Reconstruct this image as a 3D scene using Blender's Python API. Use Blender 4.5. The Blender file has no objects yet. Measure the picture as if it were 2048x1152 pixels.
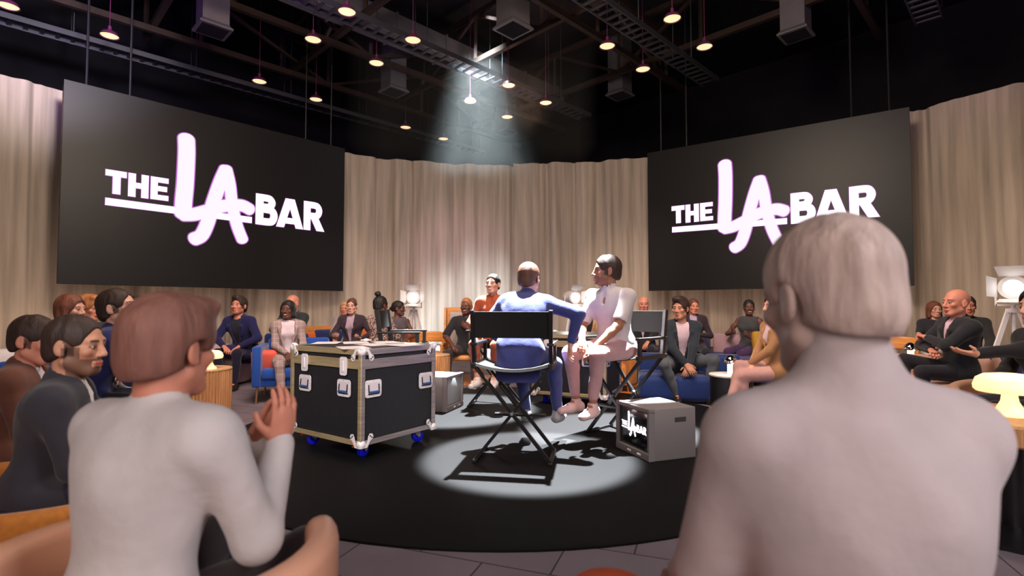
import bpy, bmesh, math, random
import numpy as np
from mathutils import Vector, Matrix, Euler

SC = bpy.context.scene
COL = SC.collection
PI = math.pi
random.seed(7)

# ---------------------------------------------------------------- camera
FPX, CAMH, PITCH = 1050.0, 1.12, math.radians(2.2)
cam_data = bpy.data.cameras.new('camera')
cam = bpy.data.objects.new('camera', cam_data)
COL.objects.link(cam)
cam.location = (0, 0, CAMH)
cam.rotation_euler = (math.radians(90) + PITCH, 0, 0)
cam_data.sensor_width = 36.0
cam_data.lens = FPX / 2048 * 36.0
cam_data.clip_start = 0.05
cam_data.clip_end = 200
cam_data.dof.use_dof = True
cam_data.dof.focus_distance = 5.2
cam_data.dof.aperture_fstop = 2.2
SC.camera = cam

# ---------------------------------------------------------------- world, exposure
world = bpy.data.worlds.new('world')
SC.world = world
world.use_nodes = True
world.node_tree.nodes['Background'].inputs[0].default_value = (0.9, 0.75, 1.0, 1)
world.node_tree.nodes['Background'].inputs[1].default_value = 0.02
SC.view_settings.view_transform = 'Standard'
SC.view_settings.look = 'None'
SC.view_settings.gamma = 1
SC.view_settings.use_curve_mapping = False
SC.view_settings.exposure = 0.0
SC.cycles.max_bounces = 5
SC.cycles.diffuse_bounces = 3
SC.cycles.glossy_bounces = 2
SC.cycles.transmission_bounces = 3
SC.cycles.volume_bounces = 0
SC.cycles.use_denoising = True
SC.cycles.sample_clamp_indirect = 3.0
SC.cycles.caustics_reflective = False
SC.cycles.caustics_refractive = False
SC.cycles.use_adaptive_sampling = True
SC.cycles.adaptive_threshold = 0.02


def lamp(kind, loc, target, power, color, **kw):
    d = bpy.data.lights.new('lamp_or_fill_light', kind)  # one name for the room's own lamps and the added fills
    d.energy = power
    d.color = color
    for k, v in kw.items():
        setattr(d, k, v)
    o = bpy.data.objects.new('lamp_or_fill_light', d)
    COL.objects.link(o)
    o.location = loc
    o.rotation_euler = (Vector(target) - Vector(loc)).to_track_quat('-Z', 'Y').to_euler()
    return o


def spot(loc, target, power, color, deg, blend=0.5, size=0.15):
    return lamp('SPOT', loc, target, power, color, spot_size=math.radians(deg), spot_blend=blend, shadow_soft_size=size)


WARM = (1.0, 0.80, 0.64)
PINK = (1.0, 0.72, 0.72)
COOL = (0.86, 0.93, 1.0)
# the three profile spots on the stage
spot((0.50, 5.5, 7.0), (0.13, 3.93, 0.0), 52000, (0.90, 0.97, 1.0), 13.0, 0.25, 0.06)
spot((-0.3, 7.8, 6.9), (-0.66, 5.85, 0.0), 52000, (0.90, 0.97, 1.0), 15.5, 0.25, 0.06)
spot((2.5, 6.2, 6.8), (0.90, 4.78, 0.0), 68000, (0.92, 0.97, 1.0), 13.0, 0.25, 0.06)
# the back light whose beam shows in the haze
spot((-0.85, 13.2, 9.3), (-0.80, 14.1, 2.0), 44000, (0.80, 0.95, 1.0), 38, 0.85, 0.3)
# area fills added for the drape, unseen, thrown outward from over the stage
lamp('AREA', (0, 3.5, 6.3), (0.3, 16.0, 2.2), 330, WARM, shape='SQUARE', size=1.6)
lamp('AREA', (-1.5, 4.0, 6.3), (-11.0, 8.5, 2.4), 300, WARM, shape='SQUARE', size=1.6)
lamp('AREA', (1.5, 4.0, 6.3), (11.0, 8.5, 2.4), 300, WARM, shape='SQUARE', size=1.6)
# unseen front fills added for the audience, from over the stage edge
spot((-1.2, 2.2, 4.6), (-2.6, 8.0, 0.9), 620, PINK, 62, 1.0, 0.4)
spot((1.2, 2.2, 4.6), (2.6, 8.0, 0.9), 560, PINK, 62, 1.0, 0.4)
spot((0.6, 5.5, 4.4), (-2.6, 2.1, 0.9), 420, WARM, 44, 1.0, 0.4)
spot((0.2, 5.5, 4.4), (5.2, 4.8, 0.9), 330, PINK, 55, 1.0, 0.4)
# unseen fill added behind the camera for the near figures
lamp('AREA', (0, -3.5, 3.0), (0, 3.0, 1.5), 190, (1.0, 0.84, 0.80), shape='SQUARE', size=3.5)
spot((-1.0, -1.2, 3.4), (-1.2, 4.2, 0.4), 900, (1.0, 0.9, 0.86), 30, 1.0, 0.3)  # fill spot added to brighten the near flight case
lamp('AREA', (3.4, -0.5, 3.2), (0.9, 1.0, 1.0), 95, (0.95, 0.93, 1.0), shape='SQUARE', size=1.2)  # soft fill added from the right for the nearest figure
# drape accents
spot((3.0, 4.5, 6.0), (9.2, 8.4, 3.4), 900, (1.0, 0.78, 0.60), 24, 0.9, 0.2)
spot((-0.5, 6.0, 6.4), (-1.6, 16.0, 2.6), 900, (1.0, 0.55, 0.85), 24, 1.0, 0.2)
spot((2.0, 9.0, 6.4), (3.4, 15.8, 1.6), 700, (1.0, 0.78, 0.62), 30, 1.0, 0.2)
spot((-3.0, 8.0, 6.4), (-4.6, 14.8, 1.2), 500, (1.0, 0.75, 0.58), 34, 1.0, 0.2)
# unseen low spots added to brighten the drape beneath the screens
for a_ in (-62, -48, -34, -20, 12, 22, 34, 46, 58, 70):
    q_ = math.radians(a_)
    spot((9.6 * math.sin(q_), 5.2 + 9.6 * math.cos(q_), 0.25), (11.4 * math.sin(q_), 5.2 + 11.4 * math.cos(q_), 1.7), 42, (1.0, 0.72, 0.52), 120, 1.0, 0.12)
spot((-4.5, 6.0, 5.8), (-14.0, 14.5, 7.6), 2600, (0.85, 0.8, 0.95), 50, 1.0, 0.3)  # unseen spot added to lift the dark left wall
# purple washes on the roof steel and walls
spot((-7.0, 6.0, 5.6), (-9.0, 14.5, 9.0), 500, (0.45, 0.12, 1.0), 80, 1.0, 0.3)
spot((-4.0, 8.0, 6.0), (-3.0, 12.0, 9.5), 220, (0.55, 0.2, 1.0), 70, 1.0, 0.3)
spot((6.0, 6.0, 5.6), (9.5, 11.0, 9.0), 200, (0.5, 0.1, 1.0), 80, 1.0, 0.3)
spot((0.5, 13.0, 5.7), (-0.4, 15.3, 9.0), 350, (1.0, 0.6, 0.4), 90, 1.0, 0.3)


# ---------------------------------------------------------------- materials
MATS = {}


def mat(name, color, rough=0.6, metal=0.0, emit=None, es=0.0, bump=0.0, bscale=40.0, var=0.0, vscale=8.0,
        stretch=None, spec=0.5, sheen=0.0, sss=0.0, attr=False):
    if name in MATS:
        return MATS[name]
    m = bpy.data.materials.new(name)
    m.use_nodes = True
    nt = m.node_tree
    b = nt.nodes['Principled BSDF']
    c = (*color, 1)
    b.inputs['Base Color'].default_value = c
    b.inputs['Roughness'].default_value = rough
    b.inputs['Metallic'].default_value = metal
    b.inputs['Specular IOR Level'].default_value = spec
    if sheen:
        b.inputs['Sheen Weight'].default_value = sheen
    if sss:
        b.inputs['Subsurface Weight'].default_value = sss
        b.inputs['Subsurface Radius'].default_value = (0.02, 0.008, 0.004)
        b.inputs['Subsurface Scale'].default_value = 0.5
    if emit:
        b.inputs['Emission Color'].default_value = (*emit, 1)
        b.inputs['Emission Strength'].default_value = es
    if attr:
        a = nt.nodes.new('ShaderNodeAttribute')
        a.attribute_name = 'tint'
        nt.links.new(a.outputs['Color'], b.inputs['Base Color'])
    if var or bump:
        tc = nt.nodes.new('ShaderNodeTexCoord')
        mp = nt.nodes.new('ShaderNodeMapping')
        nt.links.new(tc.outputs['Object'], mp.inputs[0])
        if stretch:
            mp.inputs['Scale'].default_value = stretch
    if var:
        n = nt.nodes.new('ShaderNodeTexNoise')
        n.inputs['Scale'].default_value = vscale
        n.inputs['Detail'].default_value = 4
        nt.links.new(mp.outputs[0], n.inputs['Vector'])
        r = nt.nodes.new('ShaderNodeValToRGB')
        r.color_ramp.elements[0].position = 0.3
        r.color_ramp.elements[1].position = 0.7
        r.color_ramp.elements[0].color = (*[x * (1 - var) for x in color], 1)
        r.color_ramp.elements[1].color = (*[min(1, x * (1 + var)) for x in color], 1)
        nt.links.new(n.outputs['Fac'], r.inputs[0])
        nt.links.new(r.outputs[0], b.inputs['Base Color'])
    if bump:
        n2 = nt.nodes.new('ShaderNodeTexNoise')
        n2.inputs['Scale'].default_value = bscale
        n2.inputs['Detail'].default_value = 5
        nt.links.new(mp.outputs[0], n2.inputs['Vector'])
        bp = nt.nodes.new('ShaderNodeBump')
        bp.inputs['Strength'].default_value = bump
        bp.inputs['Distance'].default_value = 0.02
        nt.links.new(n2.outputs['Fac'], bp.inputs['Height'])
        nt.links.new(bp.outputs[0], b.inputs['Normal'])
    MATS[name] = m
    return m


def cloth(name, color, rough=0.85):
    return mat('cloth ' + name, color, rough, bump=0.25, bscale=14, var=0.12, vscale=6, spec=0.2, sheen=0.15)


def grid_cloth(name, c0, c1, scale=14):
    """checked cloth: pale lines crossing on a ground colour"""
    if name in MATS:
        return MATS[name]
    m = mat(name, c0, 0.85, spec=0.2)
    nt = m.node_tree
    b = nt.nodes['Principled BSDF']
    tc = nt.nodes.new('ShaderNodeTexCoord')
    sp = nt.nodes.new('ShaderNodeSeparateXYZ')
    nt.links.new(tc.outputs['Object'], sp.inputs[0])
    prev = None
    for ax in (0, 2):
        mu = nt.nodes.new('ShaderNodeMath'); mu.operation = 'MULTIPLY'; mu.inputs[1].default_value = scale
        fr = nt.nodes.new('ShaderNodeMath'); fr.operation = 'FRACT'
        lt = nt.nodes.new('ShaderNodeMath'); lt.operation = 'LESS_THAN'; lt.inputs[1].default_value = 0.09
        nt.links.new(sp.outputs[ax], mu.inputs[0]); nt.links.new(mu.outputs[0], fr.inputs[0]); nt.links.new(fr.outputs[0], lt.inputs[0])
        if prev is None:
            prev = lt
        else:
            mx = nt.nodes.new('ShaderNodeMath'); mx.operation = 'MAXIMUM'
            nt.links.new(prev.outputs[0], mx.inputs[0]); nt.links.new(lt.outputs[0], mx.inputs[1]); prev = mx
    mix = nt.nodes.new('ShaderNodeMix'); mix.data_type = 'RGBA'
    mix.inputs[6].default_value = (*c0, 1); mix.inputs[7].default_value = (*c1, 1)
    nt.links.new(prev.outputs[0], mix.inputs[0])
    nt.links.new(mix.outputs[2], b.inputs['Base Color'])
    return m


def spotted_cloth(name, c0, c1, scale=60):
    if name in MATS:
        return MATS[name]
    m = mat(name, c0, 0.85, spec=0.2)
    nt = m.node_tree
    b = nt.nodes['Principled BSDF']
    tc = nt.nodes.new('ShaderNodeTexCoord')
    v = nt.nodes.new('ShaderNodeTexNoise'); v.inputs['Scale'].default_value = scale; v.inputs['Detail'].default_value = 1
    r = nt.nodes.new('ShaderNodeValToRGB')
    r.color_ramp.elements[0].position = 0.48; r.color_ramp.elements[1].position = 0.54
    r.color_ramp.elements[0].color = (*c1, 1); r.color_ramp.elements[1].color = (*c0, 1)
    nt.links.new(tc.outputs['Object'], v.inputs['Vector']); nt.links.new(v.outputs['Fac'], r.inputs[0])
    nt.links.new(r.outputs[0], b.inputs['Base Color'])
    return m


# ---------------------------------------------------------------- object helpers
def thing(name, label, cat, loc=(0, 0, 0), rz=0.0, group=None):
    o = bpy.data.objects.new(name, None)
    COL.objects.link(o)
    o.empty_display_size = 0.1
    o.location = loc
    o.rotation_euler = (0, 0, rz)
    o['label'] = label
    o['category'] = cat
    if group:
        o['group'] = group
    return o


def tag(o, label, cat, group=None):
    o['label'] = label
    o['category'] = cat
    if group:
        o['group'] = group
    return o


def copy_tree(o, parent=None):
    c = o.copy()
    COL.objects.link(c)
    c.parent = parent
    for ch in o.children:
        copy_tree(ch, c)
    return c


def dup(root, label, loc, rz, group=None):
    c = copy_tree(root)
    c.location = loc
    c.rotation_euler = (0, 0, rz)
    c['label'] = label
    if group:
        c['group'] = group
    return c


def raw_mesh(name, V, F, m, parent=None, smooth=True, tint=None):
    me = bpy.data.meshes.new(name)
    V = np.asarray(V, np.float32)
    F = np.asarray(F, np.int32)
    n, k = F.shape
    me.vertices.add(len(V))
    me.vertices.foreach_set('co', V.ravel())
    me.loops.add(n * k)
    me.loops.foreach_set('vertex_index', F.ravel())
    me.polygons.add(n)
    me.polygons.foreach_set('loop_start', np.arange(0, n * k, k, dtype=np.int32))
    me.polygons.foreach_set('use_smooth', np.full(n, smooth))
    me.update(calc_edges=True)
    me.validate()
    if tint is not None:
        at = me.color_attributes.new('tint', 'FLOAT_COLOR', 'POINT')
        c = np.ones((len(V), 4), np.float32)
        c[:, :3] = tint
        at.data.foreach_set('color', c.ravel())
    me.materials.append(m)
    o = bpy.data.objects.new(name, me)
    COL.objects.link(o)
    if parent:
        o.parent = parent
    return o


class MB:
    """collects shapes into one mesh"""

    def __init__(s):
        s.bm = bmesh.new()

    def _xf(s, verts, M):
        for v in verts:
            v.co = M @ v.co

    def box(s, c, size, r=0.0, rot=None, seg=3, taper=None):
        g = bmesh.ops.create_cube(s.bm, size=1.0)
        vs = g['verts']
        for v in vs:
            v.co = Vector((v.co.x * size[0], v.co.y * size[1], v.co.z * size[2]))
            if taper and v.co.z > 0:
                v.co.x *= taper[0]; v.co.y *= taper[1]
        if r > 0:
            es = list({e for v in vs for e in v.link_edges})
            q = bmesh.ops.bevel(s.bm, geom=es, offset=r, segments=seg, profile=0.5, affect='EDGES')
            vs = list({v for f in q['faces'] for v in f.verts} | {v for v in vs if v.is_valid})
        M = Matrix.Translation(Vector(c)) @ (Euler(rot).to_matrix().to_4x4() if rot else Matrix())
        s._xf(vs, M)
        return s

    def tube(s, pts, r, seg=10, close=True, flat=1.0):
        """tube along points; r one radius or a list"""
        pts = [Vector(p) for p in pts]
        rs = r if isinstance(r, (list, tuple)) else [r] * len(pts)
        rings = []
        up = None
        for i, p in enumerate(pts):
            d = (pts[min(i + 1, len(pts) - 1)] - pts[max(i - 1, 0)]).normalized()
            if up is None:
                up = Vector((0, 0, 1)) if abs(d.z) < 0.9 else Vector((0, 1, 0))
            a = d.cross(up)
            if a.length < 1e-6:
                a = d.orthogonal()
            a.normalize()
            b = a.cross(d).normalized()
            rings.append([s.bm.verts.new(p + a * math.cos(2 * PI * k / seg) * rs[i] + b * math.sin(2 * PI * k / seg) * rs[i] * flat)
                          for k in range(seg)])
        for i in range(len(rings) - 1):
            for k in range(seg):
                s.bm.faces.new((rings[i][k], rings[i][(k + 1) % seg], rings[i + 1][(k + 1) % seg], rings[i + 1][k]))
        if close:
            s.bm.faces.new(rings[0][::-1]); s.bm.faces.new(rings[-1])
        return s

    def bar(s, a, b, w, h=None, up=(0, 0, 1)):
        """rectangular bar from a to b"""
        h = h or w
        a, b = Vector(a), Vector(b)
        d = (b - a).normalized()
        x = d.cross(Vector(up))
        if x.length < 1e-5:
            x = d.cross(Vector((0, 1, 0)))
        x.normalize()
        y = x.cross(d).normalized()
        vs = []
        for p in (a, b):
            for sx, sy in ((-1, -1), (1, -1), (1, 1), (-1, 1)):
                vs.append(s.bm.verts.new(p + x * sx * w / 2 + y * sy * h / 2))
        f = s.bm.faces.new
        f(vs[0:4][::-1]); f(vs[4:8])
        for k in range(4):
            f((vs[k], vs[(k + 1) % 4], vs[4 + (k + 1) % 4], vs[4 + k]))
        return s

    def lathe(s, prof, c=(0, 0, 0), seg=32, a0=0.0, a1=2 * PI, rot=None):
        """prof: list of (radius, z)"""
        full = abs(a1 - a0 - 2 * PI) < 1e-6
        n = seg if full else seg + 1
        M = Matrix.Translation(Vector(c)) @ (Euler(rot).to_matrix().to_4x4() if rot else Matrix())
        rings = []
        for k in range(n):
            a = a0 + (a1 - a0) * k / seg
            rings.append([s.bm.verts.new(M @ Vector((r * math.cos(a), r * math.sin(a), z))) for r, z in prof])
        for k in range(seg):
            A, B = rings[k], rings[(k + 1) % n]
            for i in range(len(prof) - 1):
                try:
                    s.bm.faces.new((A[i], B[i], B[i + 1], A[i + 1]))
                except ValueError:
                    pass
        if not full:
            try:
                s.bm.faces.new(rings[0]); s.bm.faces.new(rings[-1][::-1])
            except ValueError:
                pass
        return s

    def disc(s, c, r, seg=32, nrm=(0, 0, 1)):
        q = Vector(nrm).to_track_quat('Z', 'Y')
        s.bm.faces.new([s.bm.verts.new(Vector(c) + q @ Vector((r * math.cos(2 * PI * k / seg), r * math.sin(2 * PI * k / seg), 0))) for k in range(seg)])
        return s

    def ell(s, c, r, seg=20):
        g = bmesh.ops.create_uvsphere(s.bm, u_segments=seg, v_segments=seg // 2, radius=1.0)
        s._xf(g['verts'], Matrix.Translation(Vector(c)) @ Matrix.Diagonal((*r, 1)))
        return s

    def prism(s, poly, z0, z1, M=None):
        M = M or Matrix()
        lo = [s.bm.verts.new(M @ Vector((x, y, z0))) for x, y in poly]
        hi = [s.bm.verts.new(M @ Vector((x, y, z1))) for x, y in poly]
        n = len(poly)
        s.bm.faces.new(lo[::-1]); s.bm.faces.new(hi)
        for k in range(n):
            s.bm.faces.new((lo[k], lo[(k + 1) % n], hi[(k + 1) % n], hi[k]))
        return s

    def out(s, name, m, parent=None, smooth=False, angle=40):
        bm = s.bm
        bmesh.ops.remove_doubles(bm, verts=bm.verts, dist=1e-6)
        bmesh.ops.recalc_face_normals(bm, faces=bm.faces)
        me = bpy.data.meshes.new(name)
        if smooth:
            ca = math.radians(angle)
            for f in bm.faces:
                f.smooth = True
            for e in bm.edges:
                if len(e.link_faces) == 2 and e.calc_face_angle(0) > ca:
                    e.smooth = False
        bm.to_mesh(me)
        bm.free()
        me.materials.append(m)
        o = bpy.data.objects.new(name, me)
        COL.objects.link(o)
        if parent:
            o.parent = parent
        return o


def PX(px, Y):
    """world x seen at image column px at depth Y"""
    return (px - 1024) / FPX * Y


def struct(o):
    o['kind'] = 'structure'
    return o
# ---------------------------------------------------------------- room shell
S2 = math.sqrt(0.5)


def EN(e, n, z=0.0):
    """the building grid stands at 45 degrees to the view: e runs away to the right, n away to the left"""
    return Vector(((e - n) * S2, (e + n) * S2, z))


m_black = mat('black plaster', (0.012, 0.011, 0.014), 0.9, spec=0.1, var=0.3, vscale=0.6)
m_floor = mat('carpet tile', (0.2, 0.17, 0.19), 0.8, spec=0.3)
nt = m_floor.node_tree
b = nt.nodes['Principled BSDF']
tc = nt.nodes.new('ShaderNodeTexCoord')
mp = nt.nodes.new('ShaderNodeMapping'); mp.inputs['Rotation'].default_value = (0, 0, math.radians(20))
br = nt.nodes.new('ShaderNodeTexBrick')
br.inputs['Scale'].default_value = 1.0; br.inputs['Brick Width'].default_value = 0.62; br.inputs['Row Height'].default_value = 0.31
br.inputs['Mortar Size'].default_value = 0.004
br.inputs['Color1'].default_value = (0.225, 0.18, 0.205, 1); br.inputs['Color2'].default_value = (0.185, 0.148, 0.178, 1)
br.inputs['Mortar'].default_value = (0.035, 0.028, 0.032, 1)
nt.links.new(tc.outputs['Object'], mp.inputs[0]); nt.links.new(mp.outputs[0], br.inputs['Vector'])
ns = nt.nodes.new('ShaderNodeTexNoise'); ns.inputs['Scale'].default_value = 3.0; ns.inputs['Detail'].default_value = 6
nt.links.new(tc.outputs['Object'], ns.inputs['Vector'])
mx = nt.nodes.new('ShaderNodeMix'); mx.data_type = 'RGBA'; mx.blend_type = 'MULTIPLY'; mx.inputs[0].default_value = 0.35
nt.links.new(br.outputs['Color'], mx.inputs[6]); nt.links.new(ns.outputs['Fac'], mx.inputs[7])
nt.links.new(mx.outputs[2], b.inputs['Base Color'])

E0, E1, N0, N1, CEIL = -11.0, 19.0, -11.0, 19.0, 9.6
fl = MB()
fl.bm.faces.new([fl.bm.verts.new(EN(*p)) for p in ((E0, N0), (E1, N0), (E1, N1), (E0, N1))])
struct(fl.out('floor', m_floor))
c = MB()
c.box((0, 0, 0), (30, 30, 0.2))
o = struct(c.out('ceiling', m_black)); o.location = EN(4, 4, CEIL + 0.1); o.rotation_euler = (0, 0, PI / 4)
for nm, a, bq in (('wall_right', (E1, N0), (E1, N1)), ('wall_left', (E0, N1), (E1, N1)),
                  ('wall_back', (E0, N0), (E0, N1)), ('wall_front', (E0, N0), (E1, N0))):
    w = MB()
    A, B = EN(*a), EN(*bq)
    w.bar(A + Vector((0, 0, CEIL / 2)), B + Vector((0, 0, CEIL / 2)), 0.2, CEIL)
    struct(w.out(nm, m_black))

# stage disc
m_stage = mat('black stage laminate', (0.0085, 0.008, 0.0085), 0.6, spec=0.08, bump=0.05, bscale=60)
SX, SY, SR = -0.05, 4.93, 2.45
st = MB()
st.lathe([(0.0, 0.0), (SR + 0.03, 0.0), (SR + 0.03, 0.012), (SR, 0.02), (0.0, 0.02)], seg=96)
stage = st.out('round_stage', m_stage, smooth=True)
stage.location = (SX, SY, 0.0)
tag(stage, 'low round matte black stage floor under the director chairs', 'stage')
STZ = 0.02

# curtain ring
m_curt = mat('drape', (0.44, 0.365, 0.30), 0.85, spec=0.15, sheen=0.2, var=0.26, vscale=7.0, stretch=(1, 1, 0.05), bump=0.15, bscale=60)
RCX, RCY, RR, RH = 0.35, 5.2, 11.1, 5.60


def curtain(a0, a1, R, H, seed, n=None, z0=0.02):
    rnd = random.Random(seed)
    n = n or int((a1 - a0) * R / 0.02)
    ph = [rnd.uniform(0, 6.28) for _ in range(8)]
    hs = [0.0, 0.3, 0.6, 0.85, 0.97, 1.0]
    V, F = [], []
    for i in range(n + 1):
        a = a0 + (a1 - a0) * i / n
        s = a * R
        for j, h in enumerate(hs):
            k = 1 - 0.25 * h
            w = (0.060 * math.sin(s * 9.5 + 2.2 * math.sin(s * 1.3 + ph[0]) + ph[1] + 0.25 * h * math.sin(s * 2 + ph[6]))
                 + 0.045 * math.sin(s * 4.1 + 1.7 * math.sin(s * 0.7 + ph[2]) + ph[3])
                 + 0.02 * math.sin(s * 21 + 2 * math.sin(s * 2.9 + ph[4]) + ph[5]))
            g = 0.0
            for fr_, am_, pw_, p_ in ((2.3, 0.16, 40, ph[5]), (3.7, 0.12, 40, ph[7]), (1.1, 0.22, 90, ph[6])):
                g += am_ * (0.5 + 0.5 * math.cos(s * fr_ + 1.9 * math.sin(s * 0.37 * fr_ + p_) + p_ + 0.12 * h)) ** pw_
            r = R + (w * 0.75 + g) * k
            V.append((RCX + r * math.sin(a), RCY + r * math.cos(a), z0 + (H - z0) * h + (0.012 * math.sin(s * 3 + ph[7]) if j == len(hs) - 1 else 0)))
    m = len(hs)
    for i in range(n):
        for j in range(m - 1):
            F.append((i * m + j, (i + 1) * m + j, (i + 1) * m + j + 1, i * m + j + 1))
    return raw_mesh('curtain', V, F, m_curt)


tag(curtain(math.radians(-150), math.radians(-1.0), RR, RH, 3), 'long floor length beige drape curving round the left side behind the left screen', 'curtain')
tag(curtain(math.radians(-1.6), math.radians(69.5), RR + 0.12, RH + 0.10, 4), 'floor length beige drape curving from the centre to behind the right screen', 'curtain')
tag(curtain(math.radians(70.0), math.radians(150), RR - 0.35, RH + 0.16, 9), 'beige drape at the right edge starting past the dark gap', 'curtain')

# ---------------------------------------------------------------- screens
m_scr = mat('black led face', (0.012, 0.011, 0.012), 0.42, spec=0.3)
m_frame = mat('black powder coat', (0.006, 0.006, 0.007), 0.5)
m_logo = mat('lit white pixels', (0, 0, 0), 1.0, emit=(1.0, 0.93, 1.0), es=1.6)
m_brush = mat('lit pale pink pixels', (0, 0, 0), 1.0, emit=(1.0, 0.91, 1.0), es=1.02)
m_edge = mat('lit magenta pixels', (0, 0, 0), 1.0, emit=(0.75, 0.22, 0.85), es=0.8)

BLOCK = [  # straight strokes (points, width): THE, the rule, BAR
    ([(0.172, 0.426), (0.259, 0.426)], 0.030), ([(0.218, 0.43), (0.218, 0.531)], 0.032),
    ([(0.283, 0.411), (0.283, 0.533)], 0.031), ([(0.340, 0.411), (0.340, 0.533)], 0.031), ([(0.283, 0.472), (0.340, 0.472)], 0.028),
    ([(0.381, 0.411), (0.381, 0.532)], 0.031), ([(0.372, 0.424), (0.446, 0.424)], 0.026), ([(0.372, 0.471), (0.440, 0.471)], 0.026), ([(0.372, 0.519), (0.447, 0.519)], 0.026),
    ([(0.174, 0.575), (0.885, 0.582)], 0.036),
    ([(0.930, 0.414), (0.930, 0.602)], 0.045),
    ([(0.915, 0.434), (0.975, 0.434), (0.995, 0.440), (1.005, 0.460), (0.995, 0.482), (0.975, 0.490), (0.93, 0.490)], 0.041),
    ([(0.915, 0.505), (0.985, 0.505), (1.008, 0.513), (1.018, 0.540), (1.008, 0.572), (0.985, 0.581), (0.915, 0.581)], 0.043),
    ([(1.057, 0.602), (1.114, 0.416)], 0.046), ([(1.182, 0.602), (1.124, 0.416)], 0.046), ([(1.08, 0.558), (1.16, 0.558)], 0.036),
    ([(1.233, 0.414), (1.233, 0.602)], 0.045),
    ([(1.22, 0.434), (1.285, 0.434), (1.306, 0.442), (1.316, 0.468), (1.306, 0.496), (1.285, 0.505), (1.22, 0.505)], 0.041),
    ([(1.275, 0.50), (1.326, 0.602)], 0.048)]
BRUSH = [  # brushed L, A
    ([(0.527, 0.170), (0.530, 0.25), (0.527, 0.41), (0.521, 0.52), (0.519, 0.592)], 0.082),
    ([(0.521, 0.597), (0.575, 0.588), (0.64, 0.560), (0.71, 0.525), (0.77, 0.508), (0.83, 0.502), (0.872, 0.518)], 0.070),
    ([(0.733, 0.305), (0.703, 0.390), (0.667, 0.52), (0.645, 0.62), (0.615, 0.700), (0.578, 0.728)], 0.071),
    ([(0.737, 0.300), (0.757, 0.384), (0.772, 0.50), (0.800, 0.62), (0.833, 0.705)], 0.064)]


def ribbon(mb, pts, w, to3, rnd, grow=0.0):
    P = [Vector((x, y)) for x, y in pts]
    if rnd or len(P) > 2:  # smooth the path
        Q = []
        for i in range(len(P) - 1):
            p0, p1, p2, p3 = P[max(i - 1, 0)], P[i], P[i + 1], P[min(i + 2, len(P) - 1)]
            for k in range(8):
                t = k / 8
                Q.append(0.5 * ((2 * p1) + (p2 - p0) * t + (2 * p0 - 5 * p1 + 4 * p2 - p3) * t * t + (3 * p1 - p0 - 3 * p2 + p3) * t ** 3))
        Q.append(P[-1])
        P = Q
    hw = w / 2 + grow
    slant = not rnd and len(P) == 2 and abs(P[1].y - P[0].y) > 1.5 * abs(P[1].x - P[0].x)
    if not rnd and grow:
        d0 = (P[1] - P[0]).normalized(); d1 = (P[-1] - P[-2]).normalized()
        P[0] = P[0] - d0 * grow; P[-1] = P[-1] + d1 * grow
    L, Rr = [], []
    for i, p in enumerate(P):
        if 0 < i < len(P) - 1:
            d = ((P[i + 1] - p).normalized() + (p - P[i - 1]).normalized()).normalized()
            sc = 1 / max(0.6, d.dot((P[i + 1] - p).normalized()))
        else:
            d = (P[min(i + 1, len(P) - 1)] - P[max(i - 1, 0)]).normalized(); sc = 1
        nn = Vector((-d.y, d.x)) * hw * sc
        if slant:
            nn = Vector((hw / abs(d.y), 0)) * (-1 if d.y > 0 else 1)
        L.append(p + nn); Rr.append(p - nn)
    for i in range(len(P) - 1):
        mb.bm.faces.new([mb.bm.verts.new(to3(q)) for q in (L[i], L[i + 1], Rr[i + 1], Rr[i])])
    if rnd:
        for p, d in ((P[0], (P[0] - P[1])), (P[-1], (P[-1] - P[-2]))):
            d = d.normalized(); nn = Vector((-d.y, d.x))
            mb.bm.faces.new([mb.bm.verts.new(to3(p + nn * hw * math.cos(t) + d * hw * 0.8 * math.sin(t))) for t in [PI * k / 12 for k in range(13)]])


def logo(parent, W, Hh, y, sx=1.5):
    """artwork on a face lying in the x-z plane of the parent, looking to -y; origin at the face's middle"""
    k = 0.0012 * Hh
    for name, strokes, m, rnd, grow, d in (('artwork_outline', BLOCK, m_edge, False, 0.0025, 1), ('artwork_outline', BRUSH, m_edge, True, 0.006, 1.4),
                                           ('lettering', BLOCK, m_logo, False, 0.0, 2), ('brush_lettering', BRUSH, m_brush, True, 0.0, 3)):
        mb = MB()
        for i, (pts, w) in enumerate(strokes):
            dd = y - k * (d + 0.12 * i / len(strokes))
            ribbon(mb, pts, w, lambda q: Vector(((q.x / sx - 0.5) * W, dd, (0.5 - q.y) * Hh)), rnd, grow)
        mb.out(name, m, parent)


def screen(label, A, B, z0, z1):
    A, B = Vector(A), Vector(B)
    W = (B - A).length
    Hh = z1 - z0
    t = thing('led_screen', label, 'screen', (*((A + B) / 2), (z0 + z1) / 2), math.atan2(B.y - A.y, B.x - A.x), 'hanging screens')
    MB().box((0, 0.06, 0), (W, 0.12, Hh), 0.004, seg=1).out('panel', m_scr, t)
    MB().box((0, 0.15, 0), (W * 0.96, 0.06, Hh * 0.94)).out('rear_frame', m_frame, t)
    logo(t, W, Hh, 0.0)
    for x in (-0.32, -0.44, 0.32, 0.44):
        MB().tube([(x * W, 0.12, Hh / 2 - 0.05), (x * W, 0.12, CEIL - (z0 + z1) / 2)], 0.022, 8).out('suspension_rod', m_frame, t)
    return t


k_ = 1.08
screen('big black hanging screen on the left with THE LA BAR glowing in white and pink', (-7.875 * k_, 9.08 * k_), (-4.225 * k_, 13.13 * k_), 1.12 + 0.425 * k_, 1.12 + 4.03 * k_)
screen('big black hanging screen on the right, its lit lettering cut by the near head', (3.53 * k_, 13.55 * k_), (7.985 * k_, 10.4 * k_), 1.12 + 0.445 * k_, 1.12 + 4.045 * k_)

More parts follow.
